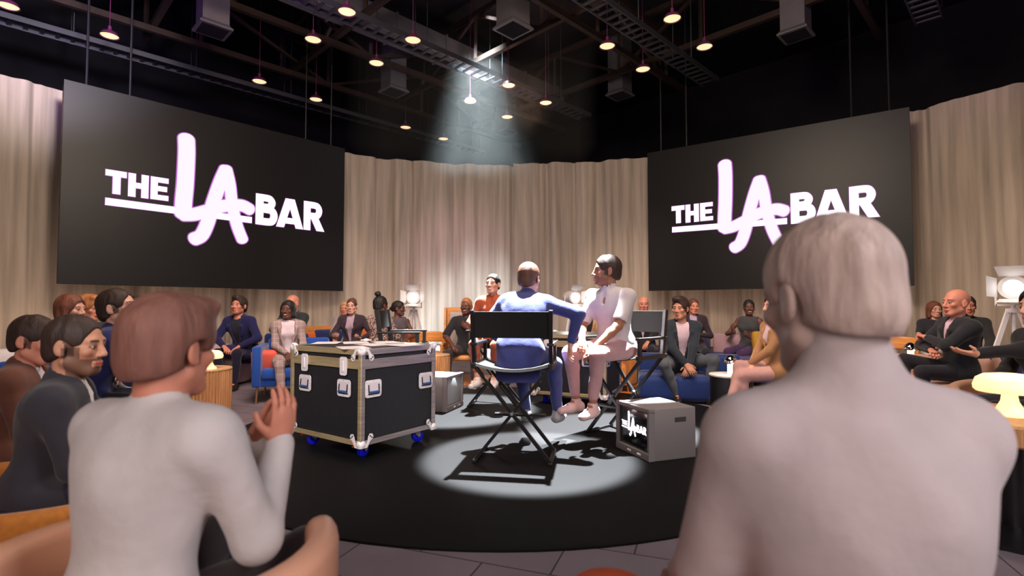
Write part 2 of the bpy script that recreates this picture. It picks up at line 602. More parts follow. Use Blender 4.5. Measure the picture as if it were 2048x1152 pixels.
# ---------------------------------------------------------------- roof steel
m_steel = mat('dark roof steel', (0.05, 0.032, 0.026), 0.45, metal=0.6, spec=0.5, var=0.2, vscale=3)
m_tray = mat('galvanised tray', (0.10, 0.10, 0.12), 0.4, metal=0.8)
m_duct = mat('grey duct sheet', (0.15, 0.14, 0.155), 0.45, metal=0.5, var=0.15, vscale=2)
ZB, ZT = 7.8, 9.1


def truss(label, p0, p1, step):
    P0, P1 = Vector(p0), Vector(p1)
    t = thing('roof_truss', label, 'truss', (*P0.xy, 0), 0, 'roof trusses')
    o_ = Vector((P0.x, P0.y, 0))
    L = (P1 - P0).length
    d = (P1 - P0).normalized()
    a, bb = P0 - o_, P1 - o_
    up = Vector((0, 0, ZT - ZB))
    MB().bar(a, bb, 0.12, 0.14).out('bottom_chord', m_steel, t)
    MB().bar(a + up, bb + up, 0.12, 0.14).out('top_chord', m_steel, t)
    n = int(L / step)
    for i in range(n + 1):
        q = a + d * (i * step)
        MB().bar(q, q + up, 0.08, 0.08).out('upright', m_steel, t)
        if i < n:
            q2 = a + d * ((i + 1) * step)
            s_, e_ = (q, q2 + up) if i % 2 else (q + up, q2)
            MB().bar(s_, e_, 0.08, 0.08).out('diagonal_brace', m_steel, t)
    return t


names = ('first', 'second', 'third', 'fourth', 'fifth')
for i, e in enumerate((-0.7, 2.6, 5.9, 9.2, 12.5)):
    truss(f'dark steel roof truss running up to the left, {names[i]} counted from the near side', EN(e, 1.0, ZB), EN(e, 15.4, ZB), 2.4)
for i, n in enumerate((2.5, 7.3, 12.1, 14.5)):
    truss(f'dark steel roof truss running away to the right, {names[i]} counted from the right side', EN(-3.0, n, ZB - 0.15), EN(15.0, n, ZB - 0.15), 3.3)


def tray(label, n, e0, e1, z):
    t = thing('cable_tray', label, 'cable tray', EN(e0, n, z), PI / 4, 'cable trays under the roof')
    L = e1 - e0
    for y in (-0.22, 0.22):
        MB().box((L / 2, y, 0), (L, 0.03, 0.12)).out('side_rail', m_tray, t)
    r = MB()
    k = 0.1
    while k < L:
        r.box((k, 0, -0.03), (0.07, 0.42, 0.03)); k += 0.26
    r.out('rungs', m_tray, t)
    k = 0.8
    while k < L:
        for y in (-0.24, 0.24):
            MB().tube([(k, y, 0.05), (k, y, CEIL - z)], 0.011, 6).out('hanger_rod', m_tray, t)
        k += 2.4
    return t


tray('cable tray hanging over the left screen, farthest from the middle', 15.2, -2.0, 13.5, 7.2)
tray('long ladder cable tray crossing above the middle of the stage', 10.0, -1.0, 13.3, 7.2)
tray('ladder cable tray running over the right side pendants', 6.05, 4.0, 13.6, 7.2)
tray('short slatted cable tray end high at the upper right', 1.45, 8.0, 13.9, 7.2)

# ducts: one long box duct with drops
dk = thing('air_duct', 'long square grey air duct above the middle cable tray', 'duct', EN(2.0, 11.4, 8.2), PI / 4)
MB().box((5.8, 0, 0), (11.6, 0.6, 0.55), 0.01).out('duct_body', m_duct, dk)
for k in range(8):
    MB().box((0.4 + k * 1.55, 0, 0), (0.05, 0.66, 0.61)).out('flange', m_duct, dk)


def vent(label, px, py, z, w, first=[None]):
    x, yy = (px - 1024) / FPX, (576 - py) / FPX
    dz = math.sin(PITCH) + yy * math.cos(PITCH); dy = math.cos(PITCH) - yy * math.sin(PITCH)
    k = (z - CAMH) / dz
    loc = (x * k, dy * k, z)
    if first[0] is None:
        t = thing('duct_outlet', label, 'duct outlet', loc, PI / 4, 'square duct outlets')
        MB().box((0, 0, 0.95), (w, w, 1.7)).out('duct_drop', m_duct, t)
        l = MB()
        l.prism([(-w * .62, -w * .62), (w * .62, -w * .62), (w * .62, w * .62), (-w * .62, w * .62)], 0.0, 0.04)
        l.box((0, 0, 0.07), (w * 1.24, w * 1.24, 0.1), taper=(0.8, 0.8))
        l.out('flared_lip', m_duct, t)
        MB().box((0, 0, 0.0), (w * 1.0, w * 1.0, 0.02)).out('dark_opening', m_black, t)
        first[0] = t
        return t
    return dup(first[0], label, loc, PI / 4)


vent('square duct outlet hanging above the right half of the left screen', 425, 62, 6.9, 0.5)
vent('square duct outlet beside the pendant over the left centre', 787, 185, 7.1, 0.5)
vent('square duct outlet with a dark lip in the bright haze beam', 1011, 266, 7.1, 0.5)
vent('big dark duct outlet in the roof over the middle', 1026, 60, 7.0, 0.5)
vent('pale square duct outlet high over the right screen', 1592, 72, 7.2, 0.5)
vent('dim duct outlet behind the right pendants', 1240, 192, 7.4, 0.5)

# pendants on the 45 degree grid
m_pend = mat('plum enamel', (0.10, 0.02, 0.06), 0.35, spec=0.5)
m_bulb = mat('lit diffuser', (0.9, 0.7, 0.4), 0.6, emit=(1.0, 0.72, 0.40), es=1.15)
ZP = 6.7
pend = None
PL = [(0.13, 13.3, 'cut by the top left corner'), (1.63, 13.3, 'over the left end of the left screen'), (4.65, 9.05, 'at the top edge left of the middle, largest of its four'),
      (4.65, 10.5, 'under the ladder tray left of the middle'), (6.13, 9.05, 'high left of the middle right of the tray'), (6.13, 10.5, 'in front of the grey duct'),
      (4.6, 13.4, 'above the middle of the left screen'), (6.08, 13.5, 'above the right end of the left screen'), (9.1, 10.7, 'under the tray nearly over the stage'),
      (9.1, 9.22, 'right of the tray over the stage'), (10.6, 9.3, 'right of the haze beam'), (10.6, 10.8, 'below the tray in the haze beam'),
      (9.0, 13.65, 'low beside the left edge of the haze beam'), (10.5, 13.7, 'lowest of all, in front of the haze beam'), (9.2, 6.33, 'left of the right hand tray'),
      (10.7, 6.37, 'below the right hand tray'), (9.2, 4.83, 'high beside the right hand tray'), (10.7, 4.88, 'farthest right of the lit pendants')]
for e, n, s in PL:
    lab = 'plum enamel pendant lamp ' + s
    if pend is None:
        pend = thing('pendant_lamp', lab, 'pendant lamp', EN(e, n, ZP), 0, 'roof pendants')
        MB().lathe([(0.0, 0.20), (0.03, 0.20), (0.035, 0.12), (0.06, 0.10), (0.13, 0.07), (0.17, 0.0), (0.175, -0.01), (0.165, -0.01), (0.12, 0.06), (0.05, 0.09), (0, 0.095)], seg=24).out('shade', m_pend, pend, True)
        MB().lathe([(0.0, 0.003), (0.15, 0.003), (0.158, 0.01), (0.0, 0.012)], seg=24).out('diffuser', m_bulb, pend)
        MB().tube([(0, 0, 0.2), (0, 0, CEIL - ZP)], 0.008, 6).out('cord', m_pend, pend)
    else:
        dup(pend, lab, EN(e, n, ZP), 0)

# haze in which the back light's beam shows
hz = MB()
hz.box((-0.9, 13.2, 6.1), (5.6, 3.4, 2.7))
m_haze = bpy.data.materials.new('thin haze')
m_haze.use_nodes = True
nt = m_haze.node_tree
nt.nodes.clear()
vo = nt.nodes.new('ShaderNodeOutputMaterial'); vs = nt.nodes.new('ShaderNodeVolumeScatter')
vs.inputs['Density'].default_value = 0.013
vs.inputs['Color'].default_value = (1, 1, 1, 1)
nt.links.new(vs.outputs[0], vo.inputs['Volume'])
hz = hz.out('haze', m_haze)
tag(hz, 'thin stage haze lit by the white beam above the drape', 'haze')
hz['kind'] = 'stuff'
# ---------------------------------------------------------------- people: implicit bodies meshed with surface nets
V3 = lambda *a: np.array(a, float)


def unit(v):
    return v / max(1e-9, np.linalg.norm(v))


def axis(lo, hi, h, fine=()):
    """coordinates from lo to hi with step h, and finer steps inside the given spans"""
    out = [lo]
    x = lo
    while x < hi:
        st = h
        for a, b, hf in fine:
            if a - h * 0.5 < x < b:
                st = min(st, hf)
        x += st
        out.append(x)
    return np.array(out, np.float32)


class Field:
    def __init__(s, xs, ys, zs):
        s.ax = (xs, ys, zs)
        s.f = np.full((len(xs), len(ys), len(zs)), 0.25, np.float32)

    def sl(s, lo, hi):
        r = []
        for k in range(3):
            i0 = max(0, int(np.searchsorted(s.ax[k], lo[k])) - 1); i1 = min(len(s.ax[k]), int(np.searchsorted(s.ax[k], hi[k])) + 1)
            if i1 <= i0:
                return None
            r.append(slice(i0, i1))
        return tuple(r)

    def grid(s, q):
        return (s.ax[0][q[0]][:, None, None], s.ax[1][q[1]][None, :, None], s.ax[2][q[2]][None, None, :])

    def put(s, q, d, k, op):
        f = s.f[q]
        if op == 'cut':
            d = -d
            h = np.clip(0.5 - 0.5 * (d - f) / max(k, 1e-5) * 1.0, 0, 1) if k > 0 else None
            s.f[q] = np.maximum(f, d) if k <= 0 else (f * h + d * (1 - h) + k * h * (1 - h))
        else:
            if k <= 0:
                s.f[q] = np.minimum(f, d)
            else:
                h = np.clip(0.5 + 0.5 * (f - d) / k, 0, 1)
                s.f[q] = d * h + f * (1 - h) - k * h * (1 - h)

    def cone(s, a, b, ra, rb, k=0.02, op='u', flat=None, n=None):
        """capsule from a to b; flat/n squashes it along n"""
        a = np.asarray(a, float); b = np.asarray(b, float)
        R = max(ra, rb) + k * 1.6 + 0.03
        q = s.sl(np.minimum(a, b) - R, np.maximum(a, b) + R)
        if q is None:
            return s
        X, Y, Z = s.grid(q)
        ba = b - a
        L2 = max(1e-9, ba @ ba)
        t = np.clip(((X - a[0]) * ba[0] + (Y - a[1]) * ba[1] + (Z - a[2]) * ba[2]) / L2, 0, 1)
        dx = X - a[0] - t * ba[0]; dy = Y - a[1] - t * ba[1]; dz = Z - a[2] - t * ba[2]
        d2 = dx * dx + dy * dy + dz * dz
        if flat:
            dn = dx * n[0] + dy * n[1] + dz * n[2]
            d2 = d2 + dn * dn * (1 / flat ** 2 - 1)
        d = np.sqrt(d2) - (ra + (rb - ra) * t)
        if flat:
            d = d * (0.5 + 0.5 * flat)
        s.put(q, d.astype(np.float32), k, op)
        return s

    def ell(s, c, r, k=0.02, op='u', A=None):
        """ellipsoid; A rows are its axes"""
        c = np.asarray(c, float); R = max(r) + k * 1.6 + 0.03
        q = s.sl(c - R, c + R)
        if q is None:
            return s
        X, Y, Z = s.grid(q)
        x, y, z = X - c[0], Y - c[1], Z - c[2]
        if A is not None:
            x, y, z = (A[0][0] * x + A[0][1] * y + A[0][2] * z, A[1][0] * x + A[1][1] * y + A[1][2] * z, A[2][0] * x + A[2][1] * y + A[2][2] * z)
        k0 = np.sqrt((x / r[0]) ** 2 + (y / r[1]) ** 2 + (z / r[2]) ** 2)
        k1 = np.sqrt((x / r[0] ** 2) ** 2 + (y / r[1] ** 2) ** 2 + (z / r[2] ** 2) ** 2)
        d = k0 * (k0 - 1) / np.maximum(k1, 1e-6)
        s.put(q, d.astype(np.float32), k, op)
        return s

    def plane(s, p, n, k=0.0):
        """cut away the side the normal points to"""
        X, Y, Z = s.grid((slice(None),) * 3)
        d = (X - p[0]) * n[0] + (Y - p[1]) * n[1] + (Z - p[2]) * n[2]
        s.put((slice(None),) * 3, (-d).astype(np.float32), k, 'cut')
        return s

    def fold(s, amp, freq=30.0, seed=0.0, dirn=(0.3, 0.2, 1.0)):
        X, Y, Z = s.grid((slice(None),) * 3)
        w = dirn
        u = (X * w[0] + Y * w[1] + Z * w[2]) * freq
        v = (X * 1.0 - Y * 0.7 + Z * 0.35) * freq * 0.55
        s.f += (amp * np.sin(u + 2.1 * np.sin(v + seed) + seed) * (0.5 + 0.5 * np.sin(v * 0.8 + seed * 2))).astype(np.float32)
        return s

    def mesh(s, smooth=1):
        f = s.f
        sg = f < 0
        if not sg.any():
            return None, None
        n = [d - 1 for d in f.shape]
        cnt = np.zeros(n, np.int8)
        for i in (0, 1):
            for j in (0, 1):
                for k in (0, 1):
                    cnt += sg[i:i + n[0], j:j + n[1], k:k + n[2]]
        ijk = np.argwhere((cnt > 0) & (cnt < 8))
        idx = np.full(n, -1, np.int32)
        idx[ijk[:, 0], ijk[:, 1], ijk[:, 2]] = np.arange(len(ijk))
        pos = np.zeros((len(ijk), 3)); w = np.zeros(len(ijk))
        cs = [(i, j, k) for i in (0, 1) for j in (0, 1) for k in (0, 1)]
        for a in cs:
            for axx in range(3):
                if a[axx]:
                    continue
                bb = list(a); bb[axx] = 1
                A = ijk + a; B = ijk + bb
                fa = f[A[:, 0], A[:, 1], A[:, 2]]; fb = f[B[:, 0], B[:, 1], B[:, 2]]
                m = (fa < 0) != (fb < 0)
                t = np.where(m, fa / np.where(m, fa - fb, 1), 0)
                for c in range(3):
                    ca = s.ax[c][A[:, c]]; cb = s.ax[c][B[:, c]]
                    pos[:, c] += np.where(m, ca + (cb - ca) * t, 0)
                w += m
        V = pos / np.maximum(w, 1)[:, None]
        F = []
        for axx in range(3):
            o1, o2 = (axx + 1) % 3, (axx + 2) % 3
            sh = [slice(None)] * 3; s2 = [slice(None)] * 3
            sh[axx] = slice(0, -1); s2[axx] = slice(1, None)
            e = sg[tuple(sh)] != sg[tuple(s2)]
            p = np.argwhere(e)
            p = p[(p[:, o1] > 0) & (p[:, o2] > 0) & (p[:, o1] < n[o1]) & (p[:, o2] < n[o2])]
            if not len(p):
                continue
            def cell(d1, d2):
                qq = p.copy(); qq[:, o1] -= d1; qq[:, o2] -= d2
                return idx[qq[:, 0], qq[:, 1], qq[:, 2]]
            qd = np.stack([cell(1, 1), cell(0, 1), cell(0, 0), cell(1, 0)], 1)
            ins = sg[p[:, 0], p[:, 1], p[:, 2]]
            qd[~ins] = qd[~ins][:, ::-1]
            F.append(qd)
        F = np.concatenate(F)
        F = F[(F >= 0).all(1)]
        for _ in range(smooth):
            acc = np.zeros_like(V); c = np.zeros(len(V))
            for k in range(4):
                np.add.at(acc, F[:, k], V[F[:, (k + 1) % 4]] + V[F[:, (k + 3) % 4]]); np.add.at(c, F[:, k], 2)
            V = 0.45 * V + 0.55 * acc / np.maximum(c, 1)[:, None]
        return V, F


def rot(axis_, deg):
    return np.array(Matrix.Rotation(math.radians(deg), 3, Vector(axis_)))


def ik(a, tgt, l1, l2, pole):
    d = tgt - a
    L = min(max(np.linalg.norm(d), abs(l1 - l2) + 0.02), (l1 + l2) * 0.999)
    u = unit(d)
    ca = (l1 * l1 + L * L - l2 * l2) / (2 * l1 * L)
    sa = math.sqrt(max(0, 1 - ca * ca))
    p = np.asarray(pole, float); p = unit(p - (p @ u) * u)
    return a + u * l1 * ca + p * l1 * sa, a + u * L


SKIN = {'fair': (0.68, 0.36, 0.26), 'rosy': (0.62, 0.25, 0.165), 'tan': (0.50, 0.24, 0.15), 'brown': (0.34, 0.15, 0.09), 'dark': (0.12, 0.05, 0.035), 'deep': (0.125, 0.052, 0.038)}
HAIR = {'black': (0.012, 0.009, 0.009), 'dark': (0.035, 0.018, 0.013), 'brown': (0.11, 0.045, 0.028), 'auburn': (0.17, 0.055, 0.03), 'ginger': (0.45, 0.17, 0.06),
        'blonde': (0.50, 0.30, 0.15), 'ashen': (0.50, 0.385, 0.34), 'chestnut': (0.22, 0.095, 0.07)}
m_skin = mat('skin', (0.6, 0.35, 0.25), 0.5, spec=0.35, sss=0.12, attr=True)


def person(label, px, Y, seat, yaw, group=None, sc=1.0, lean=8, side=0, head=(0, 0), skin='fair', hair='short', hcol='dark', beard=None, smile=False,
           hands=None, poles=None, hdir=None, curl=25, feet=((0.12, 0.40), (-0.12, 0.40)), footz=0.0, knee=None, top='jacket', tcol=(0.02, 0.02, 0.03),
           tmat=None, shirt=(0.5, 0.45, 0.47), vopen=0.055, vlow=0.12, legs=(0.02, 0.02, 0.03), lmat=None, shoes=(0.02, 0.015, 0.015), sole=None, hdrop=0.0, bighair=0.0, neckw=1.0, trap=False, hscale=1.0,
           female=False, sleeve=1.0, tail=0, near=False, x=None, thick=1.0, fine=None, ankle=1.0, collar=True, twist=0, shirt_mat=None, lapel=True, waist=False, watch=None):
    """one seated person. local frame: +y the way they face, +x their right, z up from the floor, origin under the pelvis"""
    s = sc
    wf = 0.90 if female else 1.0
    P = V3(0, 0, seat + 0.10 * s)
    Rt = rot((0, 0, 1), twist) @ rot((0, 1, 0), side) @ rot((1, 0, 0), -lean)          # torso frame
    Xa, Ya, Za = Rt[:, 0], Rt[:, 1], Rt[:, 2]
    Cc = P + Za * 0.30 * s                                                            # chest
    N = P + Za * 0.495 * s                                                            # neck base
    shw = 0.176 * s * wf
    SH = {1: P + Za * 0.438 * s + Xa * shw, -1: P + Za * 0.438 * s - Xa * shw}
    Rh = rot((0, 0, 1), head[0]) @ rot((1, 0, 0), head[1] - lean * 0.25)              # head frame
    if side:
        Rh = rot((0, 1, 0), side * 0.5) @ Rh
    HN = N + Za * (0.018 - hdrop) * s
    hs = s * hscale * (1.06 if female else 1.11)
    HC = HN + (Rh @ V3(0, 0.022, 0.128)) * hs
    hx, hy, hzv = Rh[:, 0], Rh[:, 1], Rh[:, 2]
    hp = lambda a, b_, c: HC + (hx * a + hy * b_ + hzv * c) * hs
    AH = Rh.T                                                                         # rows = axes
    AT = Rt.T
    hands = hands or ((0.10, 0.38, 0.17), (-0.10, 0.38, 0.17))
    poles = poles or ((1, -0.5, -0.6), (-1, -0.5, -0.6))
    arms = {}
    for i, sd in enumerate((1, -1)):
        tg = V3(*hands[i]) * V3(s, s, s) + V3(0, 0, seat)
        arms[sd] = ik(SH[sd], tg, 0.285 * s, 0.255 * s, poles[i])
    lg = {}
    for i, sd in enumerate((1, -1)):
        hip = P + V3(sd * 0.088 * s, 0.0, -0.01)
        ank = V3(feet[i][0], feet[i][1], footz + 0.085 * s + (feet[i][2] if len(feet[i]) > 2 else 0))
        kp = (sd * 0.12, 0.5, 1.0) if knee is None else knee[i]
        kn, an = ik(hip, ank, 0.425 * s, 0.415 * s, kp)
        lg[sd] = (hip, kn, an)
    fh = fine or (0.0045 if near else 0.0055)
    hb = 0.008 if near else 0.0115
    allp = [P, N, HC] + [q for sd in (1, -1) for q in (*arms[sd], *lg[sd], SH[sd])]
    lo = np.min(allp, 0) - 0.24; hi = np.max(allp, 0) + 0.24
    lo[2] = max(lo[2], footz - 0.03)
    col = dict(SKIN)[skin] if isinstance(skin, str) else skin
    root_name = 'person'

    # ------ body
    fineb = [[], [], []]
    boxes = [(HC - 0.125 * s, HC + 0.125 * s, fh)]
    hand_on = {}
    for i, sd in enumerate((1, -1)):
        el, wr = arms[sd]
        hd = unit(wr - el) if not hdir or hdir[i] is None else unit(V3(*hdir[i][0]))
        if hdir and hdir[i] is not None:
            pn = V3(*hdir[i][1])
        else:
            pn = V3(0, 0.1, -1)
        pn = unit(pn - (pn @ hd) * hd)
        hand_on[sd] = (wr, hd, pn)
        hc = wr + hd * 0.09 * s
        boxes.append((hc - 0.11 * s, hc + 0.11 * s, fh))
    for c0, c1, h_ in boxes:
        for k in range(3):
            fineb[k].append((c0[k], c1[k], h_))
    F = Field(*[axis(lo[k], hi[k], hb, fineb[k]) for k in range(3)])
    th = thick
    # torso, kept slim: the clothes lie over it
    F.ell(P, (0.15 * s * th, 0.105 * s * th, 0.11 * s), 0.02, A=AT)
    F.cone(P, Cc, 0.118 * s * th, 0.125 * s * wf * th, 0.05, flat=0.75, n=Ya)
    F.ell(Cc + Za * 0.06 * s, (0.145 * s * wf * th, 0.098 * s * th, 0.15 * s), 0.05, A=AT)
    for sd in (1, -1):
        F.cone(N - Za * 0.04 * s, SH[sd], 0.050 * s, 0.050 * s, 0.04)
    # neck, head
    nb = 0.052 * neckw * s * (0.86 if female else 1.0)
    F.cone(N - Za * 0.01, hp(0, -0.018, -0.07), nb * 1.08, nb, 0.03)
    F.cone(N, hp(0, -0.025, -0.03), nb, nb, 0.02)
    k_ = 0.012 * hs
    jaw = 0.90 if female else 1.0
    F.ell(hp(0, -0.014, 0.034), (0.0745 * hs, 0.096 * hs, 0.085 * hs), 0.02, A=AH)
    F.ell(hp(0, 0.024, -0.035), (0.0600 * hs, 0.063 * hs, 0.078 * hs), 0.02 * hs, A=AH)
    F.cone(hp(-0.016, 0.062, -0.093), hp(0.016, 0.062, -0.093), 0.0185 * hs, 0.0185 * hs, 0.022 * hs)
    for sd in (1, -1):
        F.cone(hp(sd * 0.053 * jaw, 0.0, -0.058), hp(sd * 0.018, 0.058, -0.093), 0.016 * hs, 0.015 * hs, 0.025 * hs)
        F.ell(hp(sd * 0.042, 0.062, -0.018), (0.021 * hs, 0.02 * hs, 0.019 * hs), 0.018 * hs)
    F.cone(hp(-0.038, 0.073, 0.024), hp(0.038, 0.073, 0.024), 0.012 * hs, 0.012 * hs, 0.02 * hs)
    for sd in (1, -1):
        F.ell(hp(sd * 0.031, 0.094, 0.004), (0.017 * hs, 0.014 * hs, 0.011 * hs), 0.012 * hs, 'cut', A=AH)
        F.ell(hp(sd * 0.031, 0.0735, 0.003), (0.0135 * hs,) * 3, 0.003)
    F.cone(hp(0, 0.084, 0.014), hp(0, 0.104, -0.028), 0.0085 * hs, 0.0115 * hs, k_)
    for sd in (1, -1):
        F.ell(hp(sd * 0.012, 0.094, -0.033), (0.0085 * hs,) * 3, 0.008 * hs)
        F.cone(hp(sd * 0.018, 0.083, -0.061), hp(0, 0.0925, -0.0575), 0.0065 * hs, 0.0075 * hs, 0.005 * hs)
        F.cone(hp(sd * 0.015, 0.083, -0.068), hp(0, 0.0900, -0.0705), 0.0065 * hs, 0.0085 * hs, 0.005 * hs)
        # ears
        ea = rot((0, 0, 1), sd * 18)
        F.ell(hp(sd * 0.0775, -0.010, -0.004), (0.009 * hs, 0.020 * hs, 0.032 * hs), 0.006 * hs, A=(Rh @ ea).T)
        F.ell(hp(sd * 0.088, -0.006, 0.000), (0.006 * hs, 0.010 * hs, 0.016 * hs), 0.006 * hs, 'cut', A=(Rh @ ea).T)
        F.ell(hp(sd * 0.075, 0.000, -0.028), (0.008 * hs, 0.009 * hs, 0.010 * hs), 0.006 * hs)
    # arms and hands
    af = 0.86 if female else 1.0
    for sd in (1, -1):
        el, wr = arms[sd]
        F.cone(SH[sd], el, 0.048 * s * af * th, 0.038 * s * af * th, 0.03)
        m_ = el + (wr - el) * 0.3
        F.cone(el, m_, 0.037 * s * af, 0.040 * s * af, 0.02)
        F.cone(m_, wr, 0.038 * s * af, 0.026 * s * af, 0.02)
        _, hd, pn = hand_on[sd]
        cr = unit(np.cross(hd, pn)) * sd                      # towards the thumb
        if not hdir or hdir[0 if sd == 1 else 1] is None:
            if cr @ V3(-sd, 0, 0) < 0:
                cr = -cr
        q = s * (0.93 if female else 1.0)
        F.ell(wr + hd * 0.052 * q, (0.040 * q, 0.056 * q, 0.0150 * q), 0.015, A=np.stack([cr, hd, pn]))
        F.cone(wr, wr + hd * 0.03 * q, 0.026 * q, 0.024 * q, 0.015, flat=0.75, n=pn)
        for j, (off, ln) in enumerate(((0.030, 0.070), (0.010, 0.080), (-0.0105, 0.075), (-0.030, 0.060))):
            c0 = math.radians(curl * (0.7 + 0.15 * j))
            b0 = wr + hd * (0.088 - 0.004 * abs(j - 1.2)) * q + cr * off * q
            sp = cr * off * 2.2
            d1 = unit(hd * math.cos(c0) + pn * math.sin(c0) + sp)
            c1 = c0 * 2.3
            d2 = unit(hd * math.cos(c1) + pn * math.sin(c1) + sp)
            c2 = min(c0 * 3.4, 2.7)
            d3 = unit(hd * math.cos(c2) + pn * math.sin(c2) + sp)
            k1 = b0 + d1 * ln * 0.48 * q; k2 = k1 + d2 * ln * 0.30 * q; k3 = k2 + d3 * ln * 0.22 * q
            F.cone(b0 - hd * 0.02 * q, k1, 0.0095 * q, 0.0088 * q, 0.004)
            F.cone(k1, k2, 0.0088 * q, 0.0080 * q, 0.003)
            F.cone(k2, k3, 0.0080 * q, 0.0068 * q, 0.003)
        t0 = wr + hd * 0.022 * q + cr * 0.024 * q + pn * 0.006
        t1 = t0 + unit(hd * 0.62 + cr * 0.68 + pn * 0.35) * 0.046 * q
        t2 = t1 + unit(hd * 0.88 + cr * 0.25 + pn * 0.40) * 0.034 * q
        F.cone(t0, t1, 0.0145 * q, 0.0110 * q, 0.010)
        F.cone(t1, t2, 0.0108 * q, 0.0085 * q, 0.004)
    # legs and feet
    for sd in (1, -1):
        hip, kn, an = lg[sd]
        F.cone(hip, kn, 0.070 * s, 0.047 * s, 0.03)
        F.cone(kn, an, 0.045 * s, 0.030 * s, 0.02)
        F.cone(an, an + V3(sd * 0.02, 0.13 * s, -0.05 * s), 0.030 * s, 0.022 * s, 0.02)
    V, Q = F.mesh(1)
    tint = np.tile(np.array(col, np.float32), (len(V), 1))
    L = (V - HC) @ Rh / hs                                   # head-local coordinates of every vertex
    hx_, hy_, hz_ = L[:, 0], L[:, 1], L[:, 2]
    frontm = hy_ > 0.045
    inh = (np.abs(hz_) < 0.13) & (np.abs(hx_) < 0.1) & (np.abs(hy_) < 0.14)

    def paint(mask, c, w=1.0):
        m = mask & inh
        tint[m] = tint[m] * (1 - w) + np.array(c, np.float32) * w
    warm = np.array(col) * V3(1.15, 0.78, 0.75)
    for sd in (1, -1):
        paint(frontm & ((hx_ - sd * 0.045) ** 2 + (hz_ + 0.028) ** 2 < 0.018 ** 2), warm, 0.25)
        ex, ez = np.abs(hx_ - sd * 0.031), hz_ - 0.003
        paint(frontm & (hy_ > 0.06) & ((ex / 0.0165) ** 2 + (ez / 0.0085) ** 2 < 1), np.array(col) * 0.28)
        paint(frontm & ((ex / 0.0120) ** 2 + (ez / 0.0042) ** 2 < 1), np.array(col) * 0.3 + 0.32)
        paint(frontm & ((ex / 0.0060) ** 2 + (ez / 0.0055) ** 2 < 1), (0.02, 0.012, 0.01))
        if hcol != 'ashen':
            bz = 0.0235 + 0.003 - (ex - 0.004) ** 2 * 12
            paint(frontm & (np.abs(hz_ - bz) < 0.0042) & (ex < 0.019), np.array(HAIR[hcol if hair != 'bald' else 'brown']) * 0.9, 0.85)
    paint(frontm & ((hx_ / 0.024) ** 2 + ((hz_ + 0.064) / 0.0105) ** 2 < 1), np.array(col) * V3(0.85, 0.45, 0.48))
    if smile:
        zz = hz_ + 0.064 - (hx_ / 0.024) ** 2 * 0.006
        paint(frontm & (np.abs(hx_) < 0.019) & (np.abs(zz) < 0.0034), (0.68, 0.64, 0.60))
    else:
        paint(frontm & (np.abs(hx_) < 0.020) & (np.abs(hz_ + 0.0645) < 0.0018), np.array(col) * 0.3)
    if hair in ('short', 'crop', 'quiff', 'swept', 'full'):
        paint((hz_ > -0.058 + 0.3 * np.clip(hy_, -1, 0) * 0.2) & (hy_ < 0.030) & (np.abs(hx_) < 0.0785) & (hz_ > -0.05 - hy_ * 0.3) & ~((hy_ > -0.03) & (hz_ < -0.035)), np.array(HAIR[hcol]), 0.8)
    if beard:
        bm_ = (hy_ > 0.0) & (hz_ < -0.045) & ((np.abs(hx_) > 0.028) | (hz_ < -0.078) | (hz_ > -0.055)) & (hz_ > -0.125)
        bm_ |= (hy_ > -0.002) & (hy_ < 0.05) & (hz_ < 0.0) & (hz_ > -0.09) & (np.abs(hx_) > 0.05)
        paint(bm_, HAIR['dark'], beard * 0.85)
    body = raw_mesh(root_name, V, Q, m_skin, None, True, tint)
    body.data['note'] = ''
    del body.data['note']
    tag(body, label, 'person', group)
    X0 = PX(px, Y) if x is None else x
    body.location = (X0, Y, 0)
    body.rotation_euler = (0, 0, math.radians(yaw))

    def grid_of(lo_, hi_, h):
        return Field(*[axis(lo_[k], hi_[k], h) for k in range(3)])
    # ------ hair
    hm = mat('hair ' + hcol, HAIR[hcol], 0.6, bump=0.6, bscale=30, stretch=(1, 1, 0.2), spec=0.4, var=0.25, vscale=25)
    if hair != 'bald':
        ln = 0.30 if hair in ('long', 'braids') else (0.16 if hair in ('bob', 'bunhigh') else 0.155)
        G = grid_of(HC - V3(0.17, 0.17, ln) * s, HC + V3(0.17, 0.17, 0.21) * s, 0.005 if near else 0.0058)
        t_ = {'short': 0.008, 'crop': 0.004, 'quiff': 0.016, 'swept': 0.020, 'full': 0.022, 'bun': 0.007, 'bunhigh': 0.010, 'bob': 0.016, 'long': 0.016, 'braids': 0.012}[hair] + bighair
        G.ell(hp(0, -0.016, 0.038), ((0.0745 + t_) * hs, (0.098 + t_) * hs, (0.086 + t_) * hs), 0.0, A=AH)
        G.ell(hp(0, -0.05, -0.02), ((0.060 + t_) * hs, (0.060 + t_) * hs, (0.062 + t_) * hs), 0.02, A=AH)
        if hair in ('quiff', 'swept', 'full'):
            q_ = 0.6 if hair == 'quiff' else (1.0 if hair == 'swept' else 0.5)
            G.ell(hp(0.0, 0.045, 0.098), (0.062 * hs, 0.048 * hs, 0.030 * hs), 0.03 * hs, A=AH)
            G.ell(hp(0.01, 0.075, 0.103 + 0.01 * q_), (0.048 * hs, 0.028 * hs, 0.022 * hs), 0.025 * hs, A=AH)
        # clear the face, the ears and the nape
        top_ = {'crop': 0.090, 'short': 0.088, 'quiff': 0.084, 'swept': 0.078, 'full': 0.07}.get(hair, 0.088)
        G.ell(hp(0, 0.108, top_ - 0.115), (0.070 * hs, 0.086 * hs, 0.105 * hs), 0.012 * hs, 'cut', A=AH)
